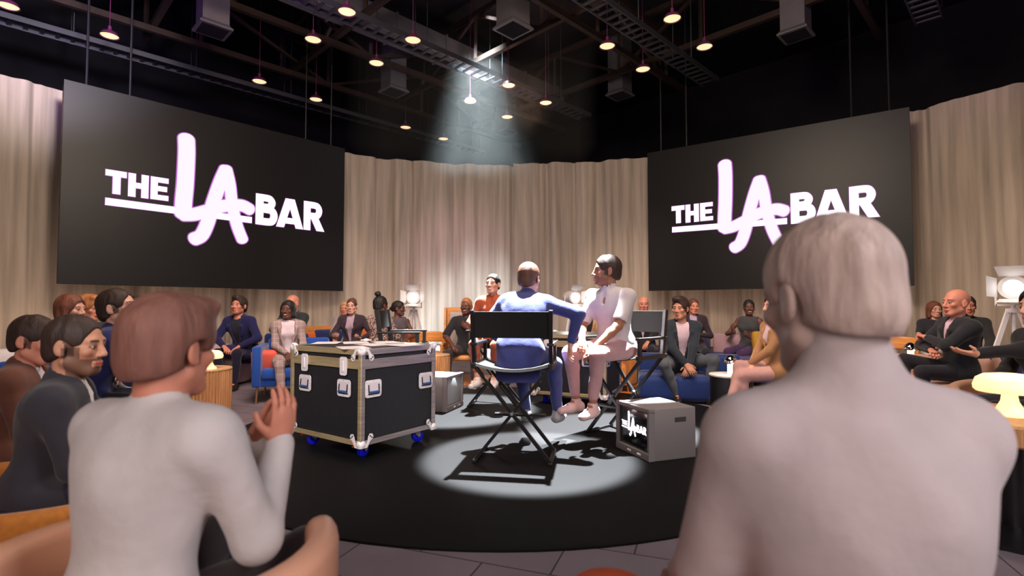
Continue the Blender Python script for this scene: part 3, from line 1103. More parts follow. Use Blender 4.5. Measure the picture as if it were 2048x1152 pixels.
        if hair in ('short', 'crop', 'quiff', 'swept', 'full', 'bun', 'bunhigh'):
            low = -0.035 if hair in ('bun', 'bunhigh') else -0.048
            G.plane(hp(0, -0.03, low), -hzv * 0.94 + hy * 0.34 * (1 if hair not in ('bun',) else 0.6), 0.01)
            for sd in (1, -1):
                G.ell(hp(sd * 0.085, 0.0, -0.015), (0.030 * hs, 0.032 * hs, 0.040 * hs), 0.008, 'cut', A=AH)
                G.ell(hp(sd * 0.065, 0.045, -0.045), (0.030 * hs, 0.045 * hs, 0.045 * hs), 0.008, 'cut', A=AH)
        if hair == 'bun':
            G.ell(hp(0.0, -0.125, 0.0), (0.032 * hs, 0.028 * hs, 0.032 * hs), 0.008)
        if hair == 'bunhigh':
            G.ell(hp(0.0, -0.06, 0.155), (0.046 * hs, 0.042 * hs, 0.036 * hs), 0.012)
        if hair in ('long', 'bob', 'braids'):
            dn = -0.19 if hair == 'long' else (-0.10 if hair == 'bob' else -0.07)
            for sd in (1, -1):
                G.cone(hp(sd * 0.070, 0.010, 0.03), hp(sd * 0.075, 0.005, dn), 0.022 * hs, 0.024 * hs, 0.02)
                G.cone(hp(sd * 0.060, -0.04, 0.02), hp(sd * 0.065, -0.045, dn), 0.032 * hs, 0.030 * hs, 0.02)
            G.cone(hp(0, -0.07, 0.0), hp(0, -0.075, dn), 0.05 * hs, 0.045 * hs, 0.03)
        G.fold(0.0022, 90, px * 0.1, (1.0, 0.5, 0.15))
        hv, hf = G.mesh(1)
        raw_mesh('hair', hv, hf, hm, body)

    # ------ upper clothing
    def torso(G, o, skirt=0.0, shift=0.0):
        G.ell(P + Za * 0.02, ((0.162 + o) * s * th, (0.118 + o) * s * th, (0.115 + o) * s), 0.02, A=AT)
        G.cone(P, Cc, (0.128 + o) * s * th, (0.138 + o) * s * wf * th, 0.05, flat=0.76, n=Ya)
        G.ell(Cc + Za * 0.05 * s, ((0.158 + o) * s * wf * th, (0.108 + o) * s * th, (0.155 + o) * s), 0.06, A=AT)
        if female:
            for sd in (1, -1):
                G.ell(Cc + Za * 0.035 * s + Ya * 0.085 * s + Xa * sd * 0.065 * s, (0.058 * s,) * 3, 0.04)
        G.cone(Cc + Za * 0.10 * s - Xa * 0.11 * s, Cc + Za * 0.10 * s + Xa * 0.11 * s, (0.085 + o) * s, (0.085 + o) * s, 0.05, flat=0.9, n=Ya)
        for sd in (1, -1):
            G.cone(N - Za * (0.050 - o) * s, SH[sd], (0.048 + o * 0.8) * s, (0.050 + o) * s, 0.04)

    def sleeves(G, o, frac):
        for sd in (1, -1):
            el, wr = arms[sd]
            if frac <= 0:
                continue
            if frac < 1:
                e2 = SH[sd] + (el - SH[sd]) * frac
                G.cone(SH[sd], e2, (0.052 + o) * s * af * th, (0.050 + o) * s * af * th, 0.03)
                # a clean hem
                dd = unit(el - SH[sd])
                G.cone(e2 + dd * 0.09, e2 + dd * 0.16, 0.086 * s, 0.086 * s, 0.0, 'cut')
            else:
                G.cone(SH[sd], el, (0.053 + o) * s * af * th, (0.047 + o) * s * af * th, 0.03)
                w2 = el + (wr - el) * min(1.0, frac - 1.0 + 0.0 if frac > 1 else 0.90)
                G.cone(el, w2, (0.047 + o) * s * af, (0.030 + o) * s * af, 0.02)

    fold_a = 0.0065 if near else 0.0040
    hcl = 0.0085 if near else 0.0105
    tlo = lo.copy(); tlo[2] = max(footz, min(seat - 0.28 if tail else seat - 0.05, arms[1][1][2] - 0.06, arms[-1][1][2] - 0.06))
    tm = tmat or cloth('top %.3f %.3f %.3f' % tcol, tcol)
    neck_cut = lambda G, r: G.cone(N + Za * (r + 0.002) + Ya * 0.012, N + Za * 0.25 + Ya * 0.012, r, r, 0.0, 'cut')
    if top == 'jacket':
        # shirt beneath, seen in the opening and at the cuffs
        G = grid_of(tlo, hi, hcl)
        torso(G, 0.004)
        sleeves(G, -0.004, 1.96)
        if collar:
            G.cone(N - Za * 0.012 * s, N + Za * 0.028 * s, 0.064 * s * wf, 0.060 * s * wf, 0.012)
            neck_cut(G, 0.053 * s * wf)
            for sd in (1, -1):
                G.cone(N + Ya * 0.055 * s + Xa * sd * 0.018 * s + Za * 0.01 * s, N + Ya * 0.085 * s + Xa * sd * 0.045 * s - Za * 0.045 * s, 0.010 * s, 0.012 * s, 0.01)
        sv, sf = G.mesh(1)
        raw_mesh('shirt', sv, sf, shirt_mat or cloth('shirt %.2f %.2f %.2f' % shirt, shirt), body)
        G = grid_of(tlo, hi, hcl)
        torso(G, 0.020)
        G.cone(N - Za * 0.02 * s - Ya * 0.02 * s, N + Za * 0.012 * s - Ya * 0.025 * s, 0.070 * s * wf, 0.066 * s * wf, 0.02)
        if tail:
            G.cone(P - Ya * 0.05, P + V3(0, -0.07, -tail), 0.165 * s, 0.19 * s, 0.04, flat=0.34, n=V3(0, 1, 0))
            for sd in (1, -1):
                hip, kn, an = lg[sd]
                G.cone(hip, hip + (kn - hip) * 0.55, 0.105 * s, 0.10 * s, 0.03)
        else:
            for sd in (1, -1):
                hip, kn, an = lg[sd]
                G.cone(hip, hip + (kn - hip) * 0.25, 0.100 * s, 0.095 * s, 0.03)
        if tail:
            G.plane((0, 0, P[2] - tail * 1.12), (0, 0.0, -1), 0.004)
        G.fold(fold_a, 26, px * 0.13)
        # the front opening
        if vopen > 0:
            X, Yg, Z = G.grid((slice(None),) * 3)
            lx = (X - P[0]) * Xa[0] + (Yg - P[1]) * Xa[1] + (Z - P[2]) * Xa[2]
            ly = (X - P[0]) * Ya[0] + (Yg - P[1]) * Ya[1] + (Z - P[2]) * Ya[2]
            lz = (X - P[0]) * Za[0] + (Yg - P[1]) * Za[1] + (Z - P[2]) * Za[2]
            ww = vopen * s * np.clip((lz / s - vlow) / 0.22, 0, 1) ** 0.8
            d = np.maximum(np.abs(lx) - ww, -(ly - 0.035 * s))
            d = np.maximum(d, -(lz - vlow * s)) + 0 * lx
            G.put((slice(None),) * 3, d.astype(np.float32), 0.0, 'cut')
            neck_cut(G, 0.066 * s * wf)
            if lapel:
                for sd in (1, -1):
                    a_ = P + Za * (vlow + 0.02) * s + Ya * 0.142 * s * (0.95 if th == 1 else th) + Xa * sd * 0.012 * s
                    b_ = P + Za * 0.40 * s + Ya * 0.128 * s + Xa * sd * (vopen + 0.022) * s
                    c_ = N + Za * 0.005 * s + Xa * sd * 0.062 * s - Ya * 0.005 * s
                    G.cone(a_, b_, 0.010 * s, 0.026 * s, 0.008, flat=0.42, n=Ya)
                    G.cone(b_, c_, 0.024 * s, 0.014 * s, 0.008, flat=0.5, n=Ya)
        sleeves(G, 0.008, 1.90)
        jv, jf = G.mesh(1)
        raw_mesh('jacket', jv, jf, tm, body)
    elif top in ('shirt', 'tee', 'vest', 'jersey'):
        G = grid_of(tlo, hi, hcl)
        torso(G, 0.012)
        sleeves(G, 0.010 if top != 'jersey' else 0.009, {'tee': sleeve if sleeve < 1 else 0.55, 'vest': 0, 'shirt': 1.0 + sleeve * 0.92 if sleeve >= 1 else 1 + sleeve, 'jersey': 1.95}[top] if top != 'tee' else (sleeve if sleeve < 1 else 0.55))
        if top == 'vest':
            for sd in (1, -1):
                G.ell(SH[sd] + Xa * sd * 0.03, (0.055, 0.09, 0.09), 0.01, 'cut', A=AT)
        if trap:
            G.cone(N, hp(0, -0.03, -0.045), 0.064 * neckw * s, 0.060 * neckw * s, 0.03)
            for sd in (1, -1):
                G.cone(N + Za * 0.035 * s - Ya * 0.01, N + (SH[sd] - N) * 0.9, 0.052 * s, 0.046 * s, 0.05)
        elif collar:
            G.cone(N - Za * 0.020 * s, N + Za * 0.025 * s, 0.066 * s * wf, 0.061 * s * wf, 0.015)
            neck_cut(G, 0.054 * s * wf)
            for sd in (1, -1):
                G.cone(N + Ya * 0.05 * s + Xa * sd * 0.02 * s + Za * 0.01 * s, N + Ya * 0.085 * s + Xa * sd * 0.05 * s - Za * 0.045 * s, 0.010 * s, 0.013 * s, 0.01)
            if vopen:
                G.cone(N + Ya * 0.09 * s + Za * 0.02, N + Ya * 0.11 * s - Za * 0.09 * s, 0.028 * s, 0.012 * s, 0.01, 'cut')
        else:
            G.cone(N - Za * 0.02, N + Za * 0.15, 0.058 * s * wf, 0.12 * s, 0.01, 'cut')
        if arms[1][1][2] > seat + 0.09 and arms[-1][1][2] > seat + 0.09:
            G.plane((0, 0, seat + 0.05), (0, 0, -1), 0.006)
        G.fold(fold_a * (0.55 if trap else (1.4 if near else 1.0)), 24 if not near else 17, px * 0.17, (0.7, 0.4, 1.0))
        tv, tf = G.mesh(1)
        raw_mesh({'tee': 'tee_shirt', 'vest': 'sleeveless_top', 'shirt': 'shirt', 'jersey': 'fitted_top'}[top], tv, tf, tm, body)
    # ------ legs
    lm = lmat or cloth('legs %.3f %.3f %.3f' % legs, legs)
    llo = lo.copy()
    G = grid_of(llo, np.array([hi[0], hi[1], max(seat + 0.26 * s, lg[1][1][2] + 0.12, lg[-1][1][2] + 0.12)]), hcl)
    G.ell(P, (0.158 * s * th, 0.122 * s * th, 0.125 * s), 0.02, A=AT)
    for sd in (1, -1):
        hip, kn, an = lg[sd]
        a2 = kn + (an - kn) * ankle
        G.cone(P + V3(sd * 0.05, 0, 0), hip, 0.105 * s, 0.098 * s, 0.03)
        G.cone(hip, kn, 0.092 * s * (1.0 if not female else 0.98), 0.064 * s, 0.03)
        mid = kn + (a2 - kn) * 0.35 + V3(0, -0.012, 0)
        G.cone(kn, mid, 0.062 * s, 0.058 * s, 0.02)
        G.cone(mid, a2, 0.058 * s, 0.043 * s, 0.02)
    G.fold(fold_a * 0.8, 30, px * 0.07)
    pv, pf = G.mesh(1)
    raw_mesh('trousers', pv, pf, lm, body)
    # ------ shoes
    sm = mat('shoe %.3f %.3f %.3f' % shoes, shoes, 0.4)
    for sd in (1, -1):
        hip, kn, an = lg[sd]
        fx = V3(sd * 0.16, 1, 0) if np.linalg.norm((an - kn)[:2]) < 0.35 else V3(sd * 0.16, 1, 0)
        fx = unit(fx)
        b0 = an + V3(0, 0, -0.045 * s)
        G = grid_of(b0 - V3(0.13, 0.16, 0.09) * s, b0 + V3(0.13, 0.27, 0.13) * s, 0.0065)
        G.cone(b0 - fx * 0.040 * s + V3(0, 0, 0.003), b0 + fx * 0.060 * s, 0.045 * s, 0.046 * s, 0.02)
        G.cone(b0 + fx * 0.05 * s + V3(0, 0, -0.008), b0 + fx * 0.165 * s + V3(0, 0, -0.012), 0.048 * s, 0.038 * s, 0.02, flat=0.85, n=V3(0, 0, 1))
        G.cone(b0, an + V3(0, 0, 0.01), 0.044 * s, 0.042 * s, 0.02)
        G.plane(b0 + V3(0, 0, -0.040 * s), V3(0, 0, -1), 0.004)
        G.plane(an + V3(0, 0, 0.03 * s), V3(0, 0, 1), 0.004)
        fv, ff = G.mesh(1)
        sh_ = raw_mesh('shoe', fv, ff, sm, body)
    return body
# ---------------------------------------------------------------- furniture and equipment
m_canvas = mat('dark grey canvas', (0.009, 0.008, 0.008), 0.8, bump=0.15, bscale=200, spec=0.3)
m_blackwood = mat('black lacquered wood', (0.008, 0.007, 0.008), 0.35, spec=0.5)
m_webbing = mat('grey webbing edge', (0.20, 0.21, 0.21), 0.5)


def director_chair():
    t = thing('director_chair', '', 'chair', (0, 0, 0), 0, 'black director chairs on the stage')
    w, SZ, AZ, TZ = 0.275, 0.69, 0.845, 1.085
    for sx in (-1, 1):
        MB().bar((sx * w, -0.17, SZ - 0.02), (sx * (w + 0.005), -0.23, TZ), 0.026, 0.045, up=(0, 1, 0)).out('rear_post', m_blackwood, t)
        MB().box((sx * w, 0.0, AZ), (0.05, 0.44, 0.022), 0.005, seg=2).out('armrest', m_blackwood, t)
        MB().bar((sx * w, 0.19, SZ - 0.02), (sx * w, 0.19, AZ), 0.024, 0.036, up=(0, 1, 0)).out('arm_support', m_blackwood, t)
        MB().box((sx * w, 0.0, SZ), (0.03, 0.46, 0.035), 0.004, seg=2).out('seat_rail', m_blackwood, t)
        MB().box((sx * 0.27, 0.0, 0.012), (0.028, 0.42, 0.024), 0.004, seg=2).out('foot_rail', m_blackwood, t)
    for y in (-0.17, 0.17):
        for sx in (-1, 1):
            MB().bar((sx * w, y + sx * 0.014, SZ), (-sx * 0.27, y + sx * 0.014, 0.02), 0.022, 0.032, up=(0, 1, 0)).out('leg', m_blackwood, t)
        MB().tube([(0, y - 0.04, 0.355), (0, y + 0.04, 0.355)], 0.012, 10).out('pivot_bolt', m_webbing, t)
    MB().box((0, 0.21, 0.27), (0.40, 0.05, 0.022), 0.004, seg=2).out('footrest', m_blackwood, t)
    # sagging seat sling and back sling
    V, F = [], []
    for th_ in (0, 0.006):
        for i in range(13):
            u = i / 12
            for y in (-0.20, 0.20):
                V.append((-w + 2 * w * u, y, SZ + 0.012 - 0.045 * (1 - (2 * u - 1) ** 2) - th_))
    for i in range(12):
        a = 2 * i
        F += [(a, a + 2, a + 3, a + 1), (26 + a, 26 + a + 1, 26 + a + 3, 26 + a + 2), (a, 26 + a, 26 + a + 2, a + 2), (a + 1, a + 3, 26 + a + 3, 26 + a + 1)]
    raw_mesh('seat', V, F, m_canvas, t)
    MB().box((0, -0.2, 0), (0.1, 0.01, 0.01))
    e = MB()
    for i in range(8):
        u0, u1 = -w + 2 * w * i / 8, -w + 2 * w * (i + 1) / 8
        f = lambda x: SZ + 0.012 - 0.045 * (1 - (x / w) ** 2)
        e.bar((u0, -0.202, f(u0)), (u1, -0.202, f(u1)), 0.008, 0.022)
    e.out('seat_edge', m_webbing, t)
    MB().box((0, -0.218, 0.982), (2 * w + 0.03, 0.012, 0.19), 0.004, rot=(0.14, 0, 0), seg=2).out('backrest', m_canvas, t)
    return t


dc = director_chair()
dc['label'] = 'black director chair seen from behind, under the man in the blue suit'
dc.location = (0.03, 3.93, STZ); dc.rotation_euler = (0, 0, math.radians(-9))
dup(dc, 'black director chair turned sideways, carrying the man in the white polo', (0.98, 4.62, STZ), math.radians(135))
dup(dc, 'black director chair mostly hidden under the woman in rust red', (-0.19, 6.02, STZ), math.radians(172))
ec = dup(dc, 'empty black director chair seen side on beyond the near flight case', (-1.18, 5.72, STZ), math.radians(-88))

# flight cases
m_lam = mat('black hex laminate', (0.020, 0.020, 0.024), 0.5, spec=0.35)
nt = m_lam.node_tree
tc = nt.nodes.new('ShaderNodeTexCoord'); vo = nt.nodes.new('ShaderNodeTexVoronoi'); vo.inputs['Scale'].default_value = 70; vo.inputs['Randomness'].default_value = 0.15
bp = nt.nodes.new('ShaderNodeBump'); bp.inputs['Strength'].default_value = 0.6; bp.inputs['Distance'].default_value = 0.003
nt.links.new(tc.outputs['Object'], vo.inputs['Vector']); nt.links.new(vo.outputs['Distance'], bp.inputs['Height'])
nt.links.new(bp.outputs[0], nt.nodes['Principled BSDF'].inputs['Normal'])
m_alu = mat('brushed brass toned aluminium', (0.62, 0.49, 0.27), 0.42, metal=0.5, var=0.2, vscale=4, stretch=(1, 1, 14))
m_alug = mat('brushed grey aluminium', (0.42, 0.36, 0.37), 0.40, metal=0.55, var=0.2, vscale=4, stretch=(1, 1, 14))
m_chrome = mat('white chrome fittings', (0.92, 0.86, 0.88), 0.4, metal=0.0, spec=0.6)
m_grip = mat('blue rubber grip', (0.03, 0.09, 0.25), 0.5)
m_wheel = mat('bright blue rubber', (0.006, 0.012, 0.85), 0.45)
m_orange = mat('orange brake pedal', (0.8, 0.10, 0.01), 0.4)
m_lidtop = mat('case lid laminate', (0.035, 0.028, 0.032), 0.45)


def rrect(w, h, r, n=6):
    P = []
    for cx, cy, a in ((w / 2 - r, h / 2 - r, 0), (-w / 2 + r, h / 2 - r, 90), (-w / 2 + r, -h / 2 + r, 180), (w / 2 - r, -h / 2 + r, 270)):
        for k in range(n + 1):
            t = math.radians(a + 90 * k / n)
            P.append((cx + r * math.cos(t), cy + r * math.sin(t)))
    return P


def face_frame(origin, u, nrm):
    """matrix: x along u, y up, z along the face normal"""
    u, nrm = Vector(u), Vector(nrm)
    M = Matrix.Identity(4)
    for i in range(3):
        M[i][0] = u[i]; M[i][1] = (0, 0, 1)[i]; M[i][2] = nrm[i]; M[i][3] = origin[i]
    return M


def flight_case():
    W, D, Z0, Z1 = 0.86, 0.75, 0.115, 0.80     # origin at the middle of the footprint; front face = -y, right face = +x
    t = thing('flight_case', '', 'flight case', (0, 0, 0), 0, 'wheeled flight cases on the stage')
    MB().box((0, 0, (Z0 + Z1) / 2), (W - 0.02, D - 0.02, Z1 - Z0 - 0.012)).out('body', m_lam, t)
    MB().box((0, 0, Z1 - 0.004), (W - 0.03, D - 0.03, 0.01)).out('lid_top', m_lidtop, t)
    LZ = Z1 - 0.075
    for nm, zc, hh in (('lid_edge', Z1 - 0.018, 0.042), ('lid_seam', LZ - 0.030, 0.070), ('bottom_edge', Z0 + 0.018, 0.036)):
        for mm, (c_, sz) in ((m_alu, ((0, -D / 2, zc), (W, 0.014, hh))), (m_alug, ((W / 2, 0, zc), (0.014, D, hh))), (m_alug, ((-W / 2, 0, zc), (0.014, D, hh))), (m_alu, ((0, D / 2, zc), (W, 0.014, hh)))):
            MB().box(c_, sz, 0.002, seg=1).out(nm, mm, t)
    for sx in (-1, 1):
        for sy in (-1, 1):
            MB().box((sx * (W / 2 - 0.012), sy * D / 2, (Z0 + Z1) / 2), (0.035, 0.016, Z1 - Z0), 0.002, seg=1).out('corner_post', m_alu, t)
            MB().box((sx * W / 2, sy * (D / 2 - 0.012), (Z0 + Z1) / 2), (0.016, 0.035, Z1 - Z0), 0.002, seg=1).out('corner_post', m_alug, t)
            for top in (0, 1):
                z = Z1 if top else Z0
                dz = -1 if top else 1
                c = MB()
                c.ell((sx * (W / 2 - 0.012), sy * (D / 2 - 0.012), z + dz * 0.012), (0.034, 0.034, 0.034), 16)
                for M in (face_frame((sx * W / 2, sy * (D / 2 + 0.009), z), (-sx, 0, 0), (0, sy, 0)), face_frame((sx * (W / 2 + 0.009), sy * D / 2, z), (0, -sy, 0), (sx, 0, 0))):
                    poly = [(-0.01, 0.01), (0.04, 0.012), (0.052, 0.03), (0.058, 0.062), (0.073, 0.082), (0.093, 0.078), (0.102, 0.060), (0.095, 0.042), (0.078, 0.034),
                            (0.062, 0.012), (0.05, -0.012), (-0.01, -0.012)]
                    poly = [(a, b_ * dz) for a, b_ in poly]
                    c.prism(poly, 0.0, 0.006, M)
                c.out('ball_corner', m_chrome, t, True)
                rv = MB()
                for M in (face_frame((sx * W / 2, sy * (D / 2 + 0.009), z), (-sx, 0, 0), (0, sy, 0)), face_frame((sx * (W / 2 + 0.009), sy * D / 2, z), (0, -sy, 0), (sx, 0, 0))):
                    for a, b_ in ((0.072, 0.066), (0.086, 0.054)):
                        q = M @ Vector((a, b_ * dz, 0.007))
                        rv.ell(q, (0.006, 0.006, 0.006), 8)
                rv.out('rivets', m_frame, t)
            w_ = thing('castor', '', 'x', (sx * (W / 2 - 0.12), sy * (D / 2 - 0.10), 0), 0)
            del w_['label']; del w_['category']
            w_.parent = t
            a = random.uniform(-0.5, 0.5)
            w_.rotation_euler = (0, 0, a)
            MB().lathe([(0.014, -0.02), (0.04, -0.02), (0.048, -0.014), (0.050, 0.0), (0.048, 0.014), (0.04, 0.02), (0.014, 0.02)], (0, 0.02, 0.050), 24, rot=(0, PI / 2, 0)).out('wheel', m_wheel, w_, True)
            f = MB()
            for q in (-1, 1):
                f.prism([(-0.035, 0.11), (0.035, 0.11), (0.04, 0.05), (0.025, 0.04), (0.012, 0.055)], -0.002, 0.002, Matrix.Translation((q * 0.026, 0, 0)) @ Matrix(((0, 0, 1, 0), (1, 0, 0, 0), (0, 1, 0, 0), (0, 0, 0, 1))))
            f.box((0, 0, 0.108), (0.08, 0.08, 0.008))
            f.out('fork', m_alug, w_)
            MB().box((0.0, -0.05, 0.100), (0.035, 0.06, 0.010), 0.003, rot=(0.25, 0, 0), seg=2).out('brake_pedal', m_orange, w_)

    def dish(M):
        h = MB()
        h.prism(rrect(0.150, 0.125, 0.022), 0.0, 0.006, M)
        o = h.out('handle_dish', m_chrome, t, False)
        MB().prism(rrect(0.108, 0.086, 0.006), 0.0062, 0.0068, M).out('recess', mat('handle recess', (0.80, 0.72, 0.76), 0.4), o)
        q0, q1 = M @ Vector((-0.045, -0.026, 0.016)), M @ Vector((0.045, -0.026, 0.016))
        MB().tube([q0, q1], 0.010, 10).out('grip', m_grip, o)
        a = MB()
        for sx in (-1, 1):
            a.bar(M @ Vector((sx * 0.047, -0.026, 0.014)), M @ Vector((sx * 0.047, 0.03, 0.009)), 0.006)
        a.bar(M @ Vector((-0.05, -0.038, 0.0085)), M @ Vector((0.05, -0.038, 0.0085)), 0.006, 0.008)
        a.out('bail', m_frame, o)
        r = MB()
        for x, y in ((-.063, .045), (-.063, -.045), (.063, .045), (.063, -.045), (0, .053), (0, -.053), (-.066, 0), (.066, 0)):
            r.ell(M @ Vector((x, y, 0.007)), (0.003,) * 3, 6)
        r.out('rivets', m_alug, o)

    def latch(M):
        h = MB()
        h.prism(rrect(0.078, 0.135, 0.018), 0.0, 0.006, M)
        o = h.out('latch', m_chrome, t)
        MB().prism(rrect(0.046, 0.100, 0.006), 0.0062, 0.007, M).out('recess', MATS['handle recess'], o)
        MB().prism(rrect(0.022, 0.080, 0.008), 0.007, 0.014, M).out('butterfly', m_chrome, o)
    hz_ = Z0 + 0.40
    for x in (-0.24, 0.24):
        dish(face_frame((x, -D / 2 - 0.001, hz_), (1, 0, 0), (0, -1, 0)))
        latch(face_frame((x, -D / 2 - 0.008, Z1 - 0.125), (1, 0, 0), (0, -1, 0)))
    for y in (-0.27, 0.27):
        dish(face_frame((W / 2 + 0.001, y * 1.0, hz_), (0, 1, 0), (1, 0, 0)))
    for y in (-0.22, 0.22):
        dish(face_frame((-W / 2 - 0.001, y, hz_), (0, -1, 0), (-1, 0, 0)))
    return t


def case_at(t, near, ang):
    """put the case so its front-right bottom corner stands at near; ang turns the front face"""
    W, D = 0.86, 0.75
    a = math.radians(ang)
    R_ = Matrix.Rotation(a, 3, 'Z')
    c = Vector((near[0], near[1], 0)) - R_ @ Vector((W / 2, -D / 2, 0))
    t.location = (c.x, c.y, STZ)
    t.rotation_euler = (0, 0, a)
    return t


fc = flight_case()
fc['label'] = 'large black flight case on blue wheels with papers on its lid'
case_at(fc, (-1.075, 3.77), -35)
f2 = dup(fc, 'black flight case half hidden behind the two men on director chairs', (0, 0, 0), 0)
case_at(f2, (1.02, 5.75), -24)

# papers on the lid
m_paper = mat('white paper', (0.80, 0.72, 0.74), 0.7)
cR = Matrix.Rotation(math.radians(-35), 3, 'Z')
cc = Vector(fc.location)
paper = None
for i, (x, y, a, s_) in enumerate(((-0.26, 0.12, 20, 'at the far left of the lid'), (0.20, -0.27, 28, 'nearest the front corner of the lid'), (0.10, 0.02, 42, 'in the middle of the lid'),
                                   (-0.02, 0.26, 33, 'at the back of the lid'), (0.33, 0.10, 50, 'by the right edge of the lid'), (-0.36, -0.10, 8, 'hanging over the left corner of the lid'))):
    q = cR @ Vector((x, y, 0))
    loc = (cc.x + q.x, cc.y + q.y, STZ + 0.802 + 0.0012 * i)
    lab = 'sheet of white paper ' + s_
    if paper is None:
        paper = MB().box((0, 0, 0.0), (0.21, 0.297, 0.001)).out('paper_sheet', m_paper)
        paper.location = loc
        tag(paper, lab, 'paper', 'papers on the flight case')
        pp = paper
    else:
        pp = paper.copy(); COL.objects.link(pp); pp.location = loc; pp['label'] = lab
    pp.rotation_euler = (0, 0, math.radians(a))

# cube televisions
m_tv = mat('grey television plastic', (0.24, 0.215, 0.215), 0.55, spec=0.35)
m_glass = mat('dark picture tube', (0.008, 0.007, 0.01), 0.15, spec=0.6)
m_glass_spotlit = mat('picture tube with painted spot light', (0.50, 0.52, 0.53), 0.35)  # switched-off tube; the spot light's wash is put into its pale colour
m_logo2 = mat('bright lettering on the tube', (0, 0, 0), 1.0, emit=(1.0, 0.90, 1.0), es=3.0)


def television(lit):
    t = thing('television', '', 'television', (0, 0, 0), 0, 'boxy televisions on the stage')
    MB().box((0, 0.20, 0.185), (0.44, 0.37, 0.37), 0.006, seg=2).out('housing', m_tv, t, True)
    f = MB()
    f.box((0, 0.0, 0.358), (0.45, 0.05, 0.03), 0.003, seg=1)
    for sx in (-1, 1):
        f.box((sx * 0.212, 0.0, 0.20), (0.026, 0.05, 0.31), 0.003, seg=1)
    f.box((0, 0.0, 0.027), (0.45, 0.055, 0.054), 0.004, seg=1)
    f.out('front_bezel', m_tv, t)
    MB().box((0, 0.008, 0.20), (0.398, 0.03, 0.292), 0.012, seg=3).out('picture_tube', m_glass if lit else m_glass_spotlit, t, True)
    for x in (-0.03, 0.10):
        MB().box((x, -0.03, 0.028), (0.045, 0.008, 0.014), 0.002, seg=1).out('button', m_chrome, t)
    for sx in (-1, 1):
        MB().box((sx * 0.2195, 0.25, 0.285), (0.006, 0.10, 0.035), 0.002, seg=1).out('hand_hold', mat('recess shade plastic', (0.05, 0.045, 0.045), 0.7), t)
    if lit:
        g = thing('picture', '', 'x', (0, -0.008, 0.205))
        del g['label']; del g['category']
        g.parent = t
        mb = MB()
        for i, (pts, w) in enumerate(BLOCK + BRUSH):
            ribbon(mb, pts, w, lambda q: Vector(((q.x / 1.5 - 0.5) * 0.42, -0.0005 - 0.00002 * i, (0.5 - q.y) * 0.30)), i >= len(BLOCK))
        mb.out('lettering', m_logo2, g)
    return t


tv = television(True)
tv['label'] = 'grey boxy television at the stage edge showing the lit THE LA BAR logo'
tv.location = (0.925, 4.005, STZ); tv.rotation_euler = (0, 0, math.radians(-70))
tv2 = television(False)
tv2['label'] = 'grey boxy television, tube painted pale as if spot lit, beside the near flight case'
tv2.location = (-0.645, 5.80, STZ); tv2.rotation_euler = (0, 0, math.radians(72))

# tripod lights
m_white = mat('white enamel', (0.82, 0.80, 0.80), 0.35, spec=0.5)
m_lens = mat('lit lens', (1, 1, 1), 0.3, emit=(1.0, 0.97, 0.92), es=6.0)


def tripod_light():
    t = thing('tripod_light', '', 'stage light', (0, 0, 0), 0, 'white studio lights on wooden tripods')
    for k in range(3):
        a = math.radians(90 + 120 * k)
        d = Vector((math.cos(a), math.sin(a), 0))
        MB().bar(Vector((0, 0, 1.16)) + d * 0.05, d * 0.42, 0.028, 0.045).out('leg', m_white, t)
    MB().tube([(0, 0, 0.75), (0, 0, 1.22)], 0.022, 12).out('centre_column', m_white, t)
    MB().lathe([(0, 1.13), (0.07, 1.13), (0.07, 1.18), (0, 1.18)], seg=20).out('tripod_head', m_white, t)
    MB().bar((-0.15, 0, 1.22), (0.15, 0, 1.22), 0.02, 0.02).bar((-0.15, 0, 1.21), (-0.15, 0, 1.46), 0.02, 0.02, up=(0, 1, 0)).bar((0.15, 0, 1.21), (0.15, 0, 1.46), 0.02, 0.02, up=(0, 1, 0)).out('yoke', m_white, t)
    MB().lathe([(0, -0.14), (0.10, -0.14), (0.13, -0.10), (0.13, 0.14), (0.115, 0.15), (0.115, 0.13), (0, 0.13)], (0, 0, 1.42), 28, rot=(PI / 2, 0, 0)).out('lamp_housing', m_white, t, True)
    MB().lathe([(0.0, 0.138), (0.06, 0.136), (0.10, 0.128)], (0, 0, 1.42), 28, rot=(PI / 2, 0, 0)).out('lens', m_lens, t, True)
    MB().lathe([(0.105, 0.14), (0.135, 0.14), (0.135, 0.155), (0.105, 0.155), (0.105, 0.14)], (0, 0, 1.42), 28, rot=(PI / 2, 0, 0)).out('lens_ring', m_white, t)
    y0 = -0.16
    for nm, P in (('barn_door', [(-0.12, y0, 1.55), (0.12, y0, 1.55), (0.16, y0 - 0.14, 1.66), (-0.16, y0 - 0.14, 1.66)]),
                  ('barn_door', [(-0.12, y0, 1.29), (0.12, y0, 1.29), (0.16, y0 - 0.16, 1.25), (-0.16, y0 - 0.16, 1.25)]),
                  ('barn_door', [(-0.135, y0, 1.53), (-0.135, y0, 1.31), (-0.23, y0 - 0.13, 1.32), (-0.23, y0 - 0.13, 1.56)]),
                  ('barn_door', [(0.135, y0, 1.53), (0.135, y0, 1.31), (0.23, y0 - 0.13, 1.32), (0.23, y0 - 0.13, 1.56)])):
        m = MB()
        vs = [m.bm.verts.new(p) for p in P]
        f = m.bm.faces.new(vs)
        r = bmesh.ops.solidify(m.bm, geom=[f], thickness=0.006)
        m.out(nm, m_white, t)
    return t


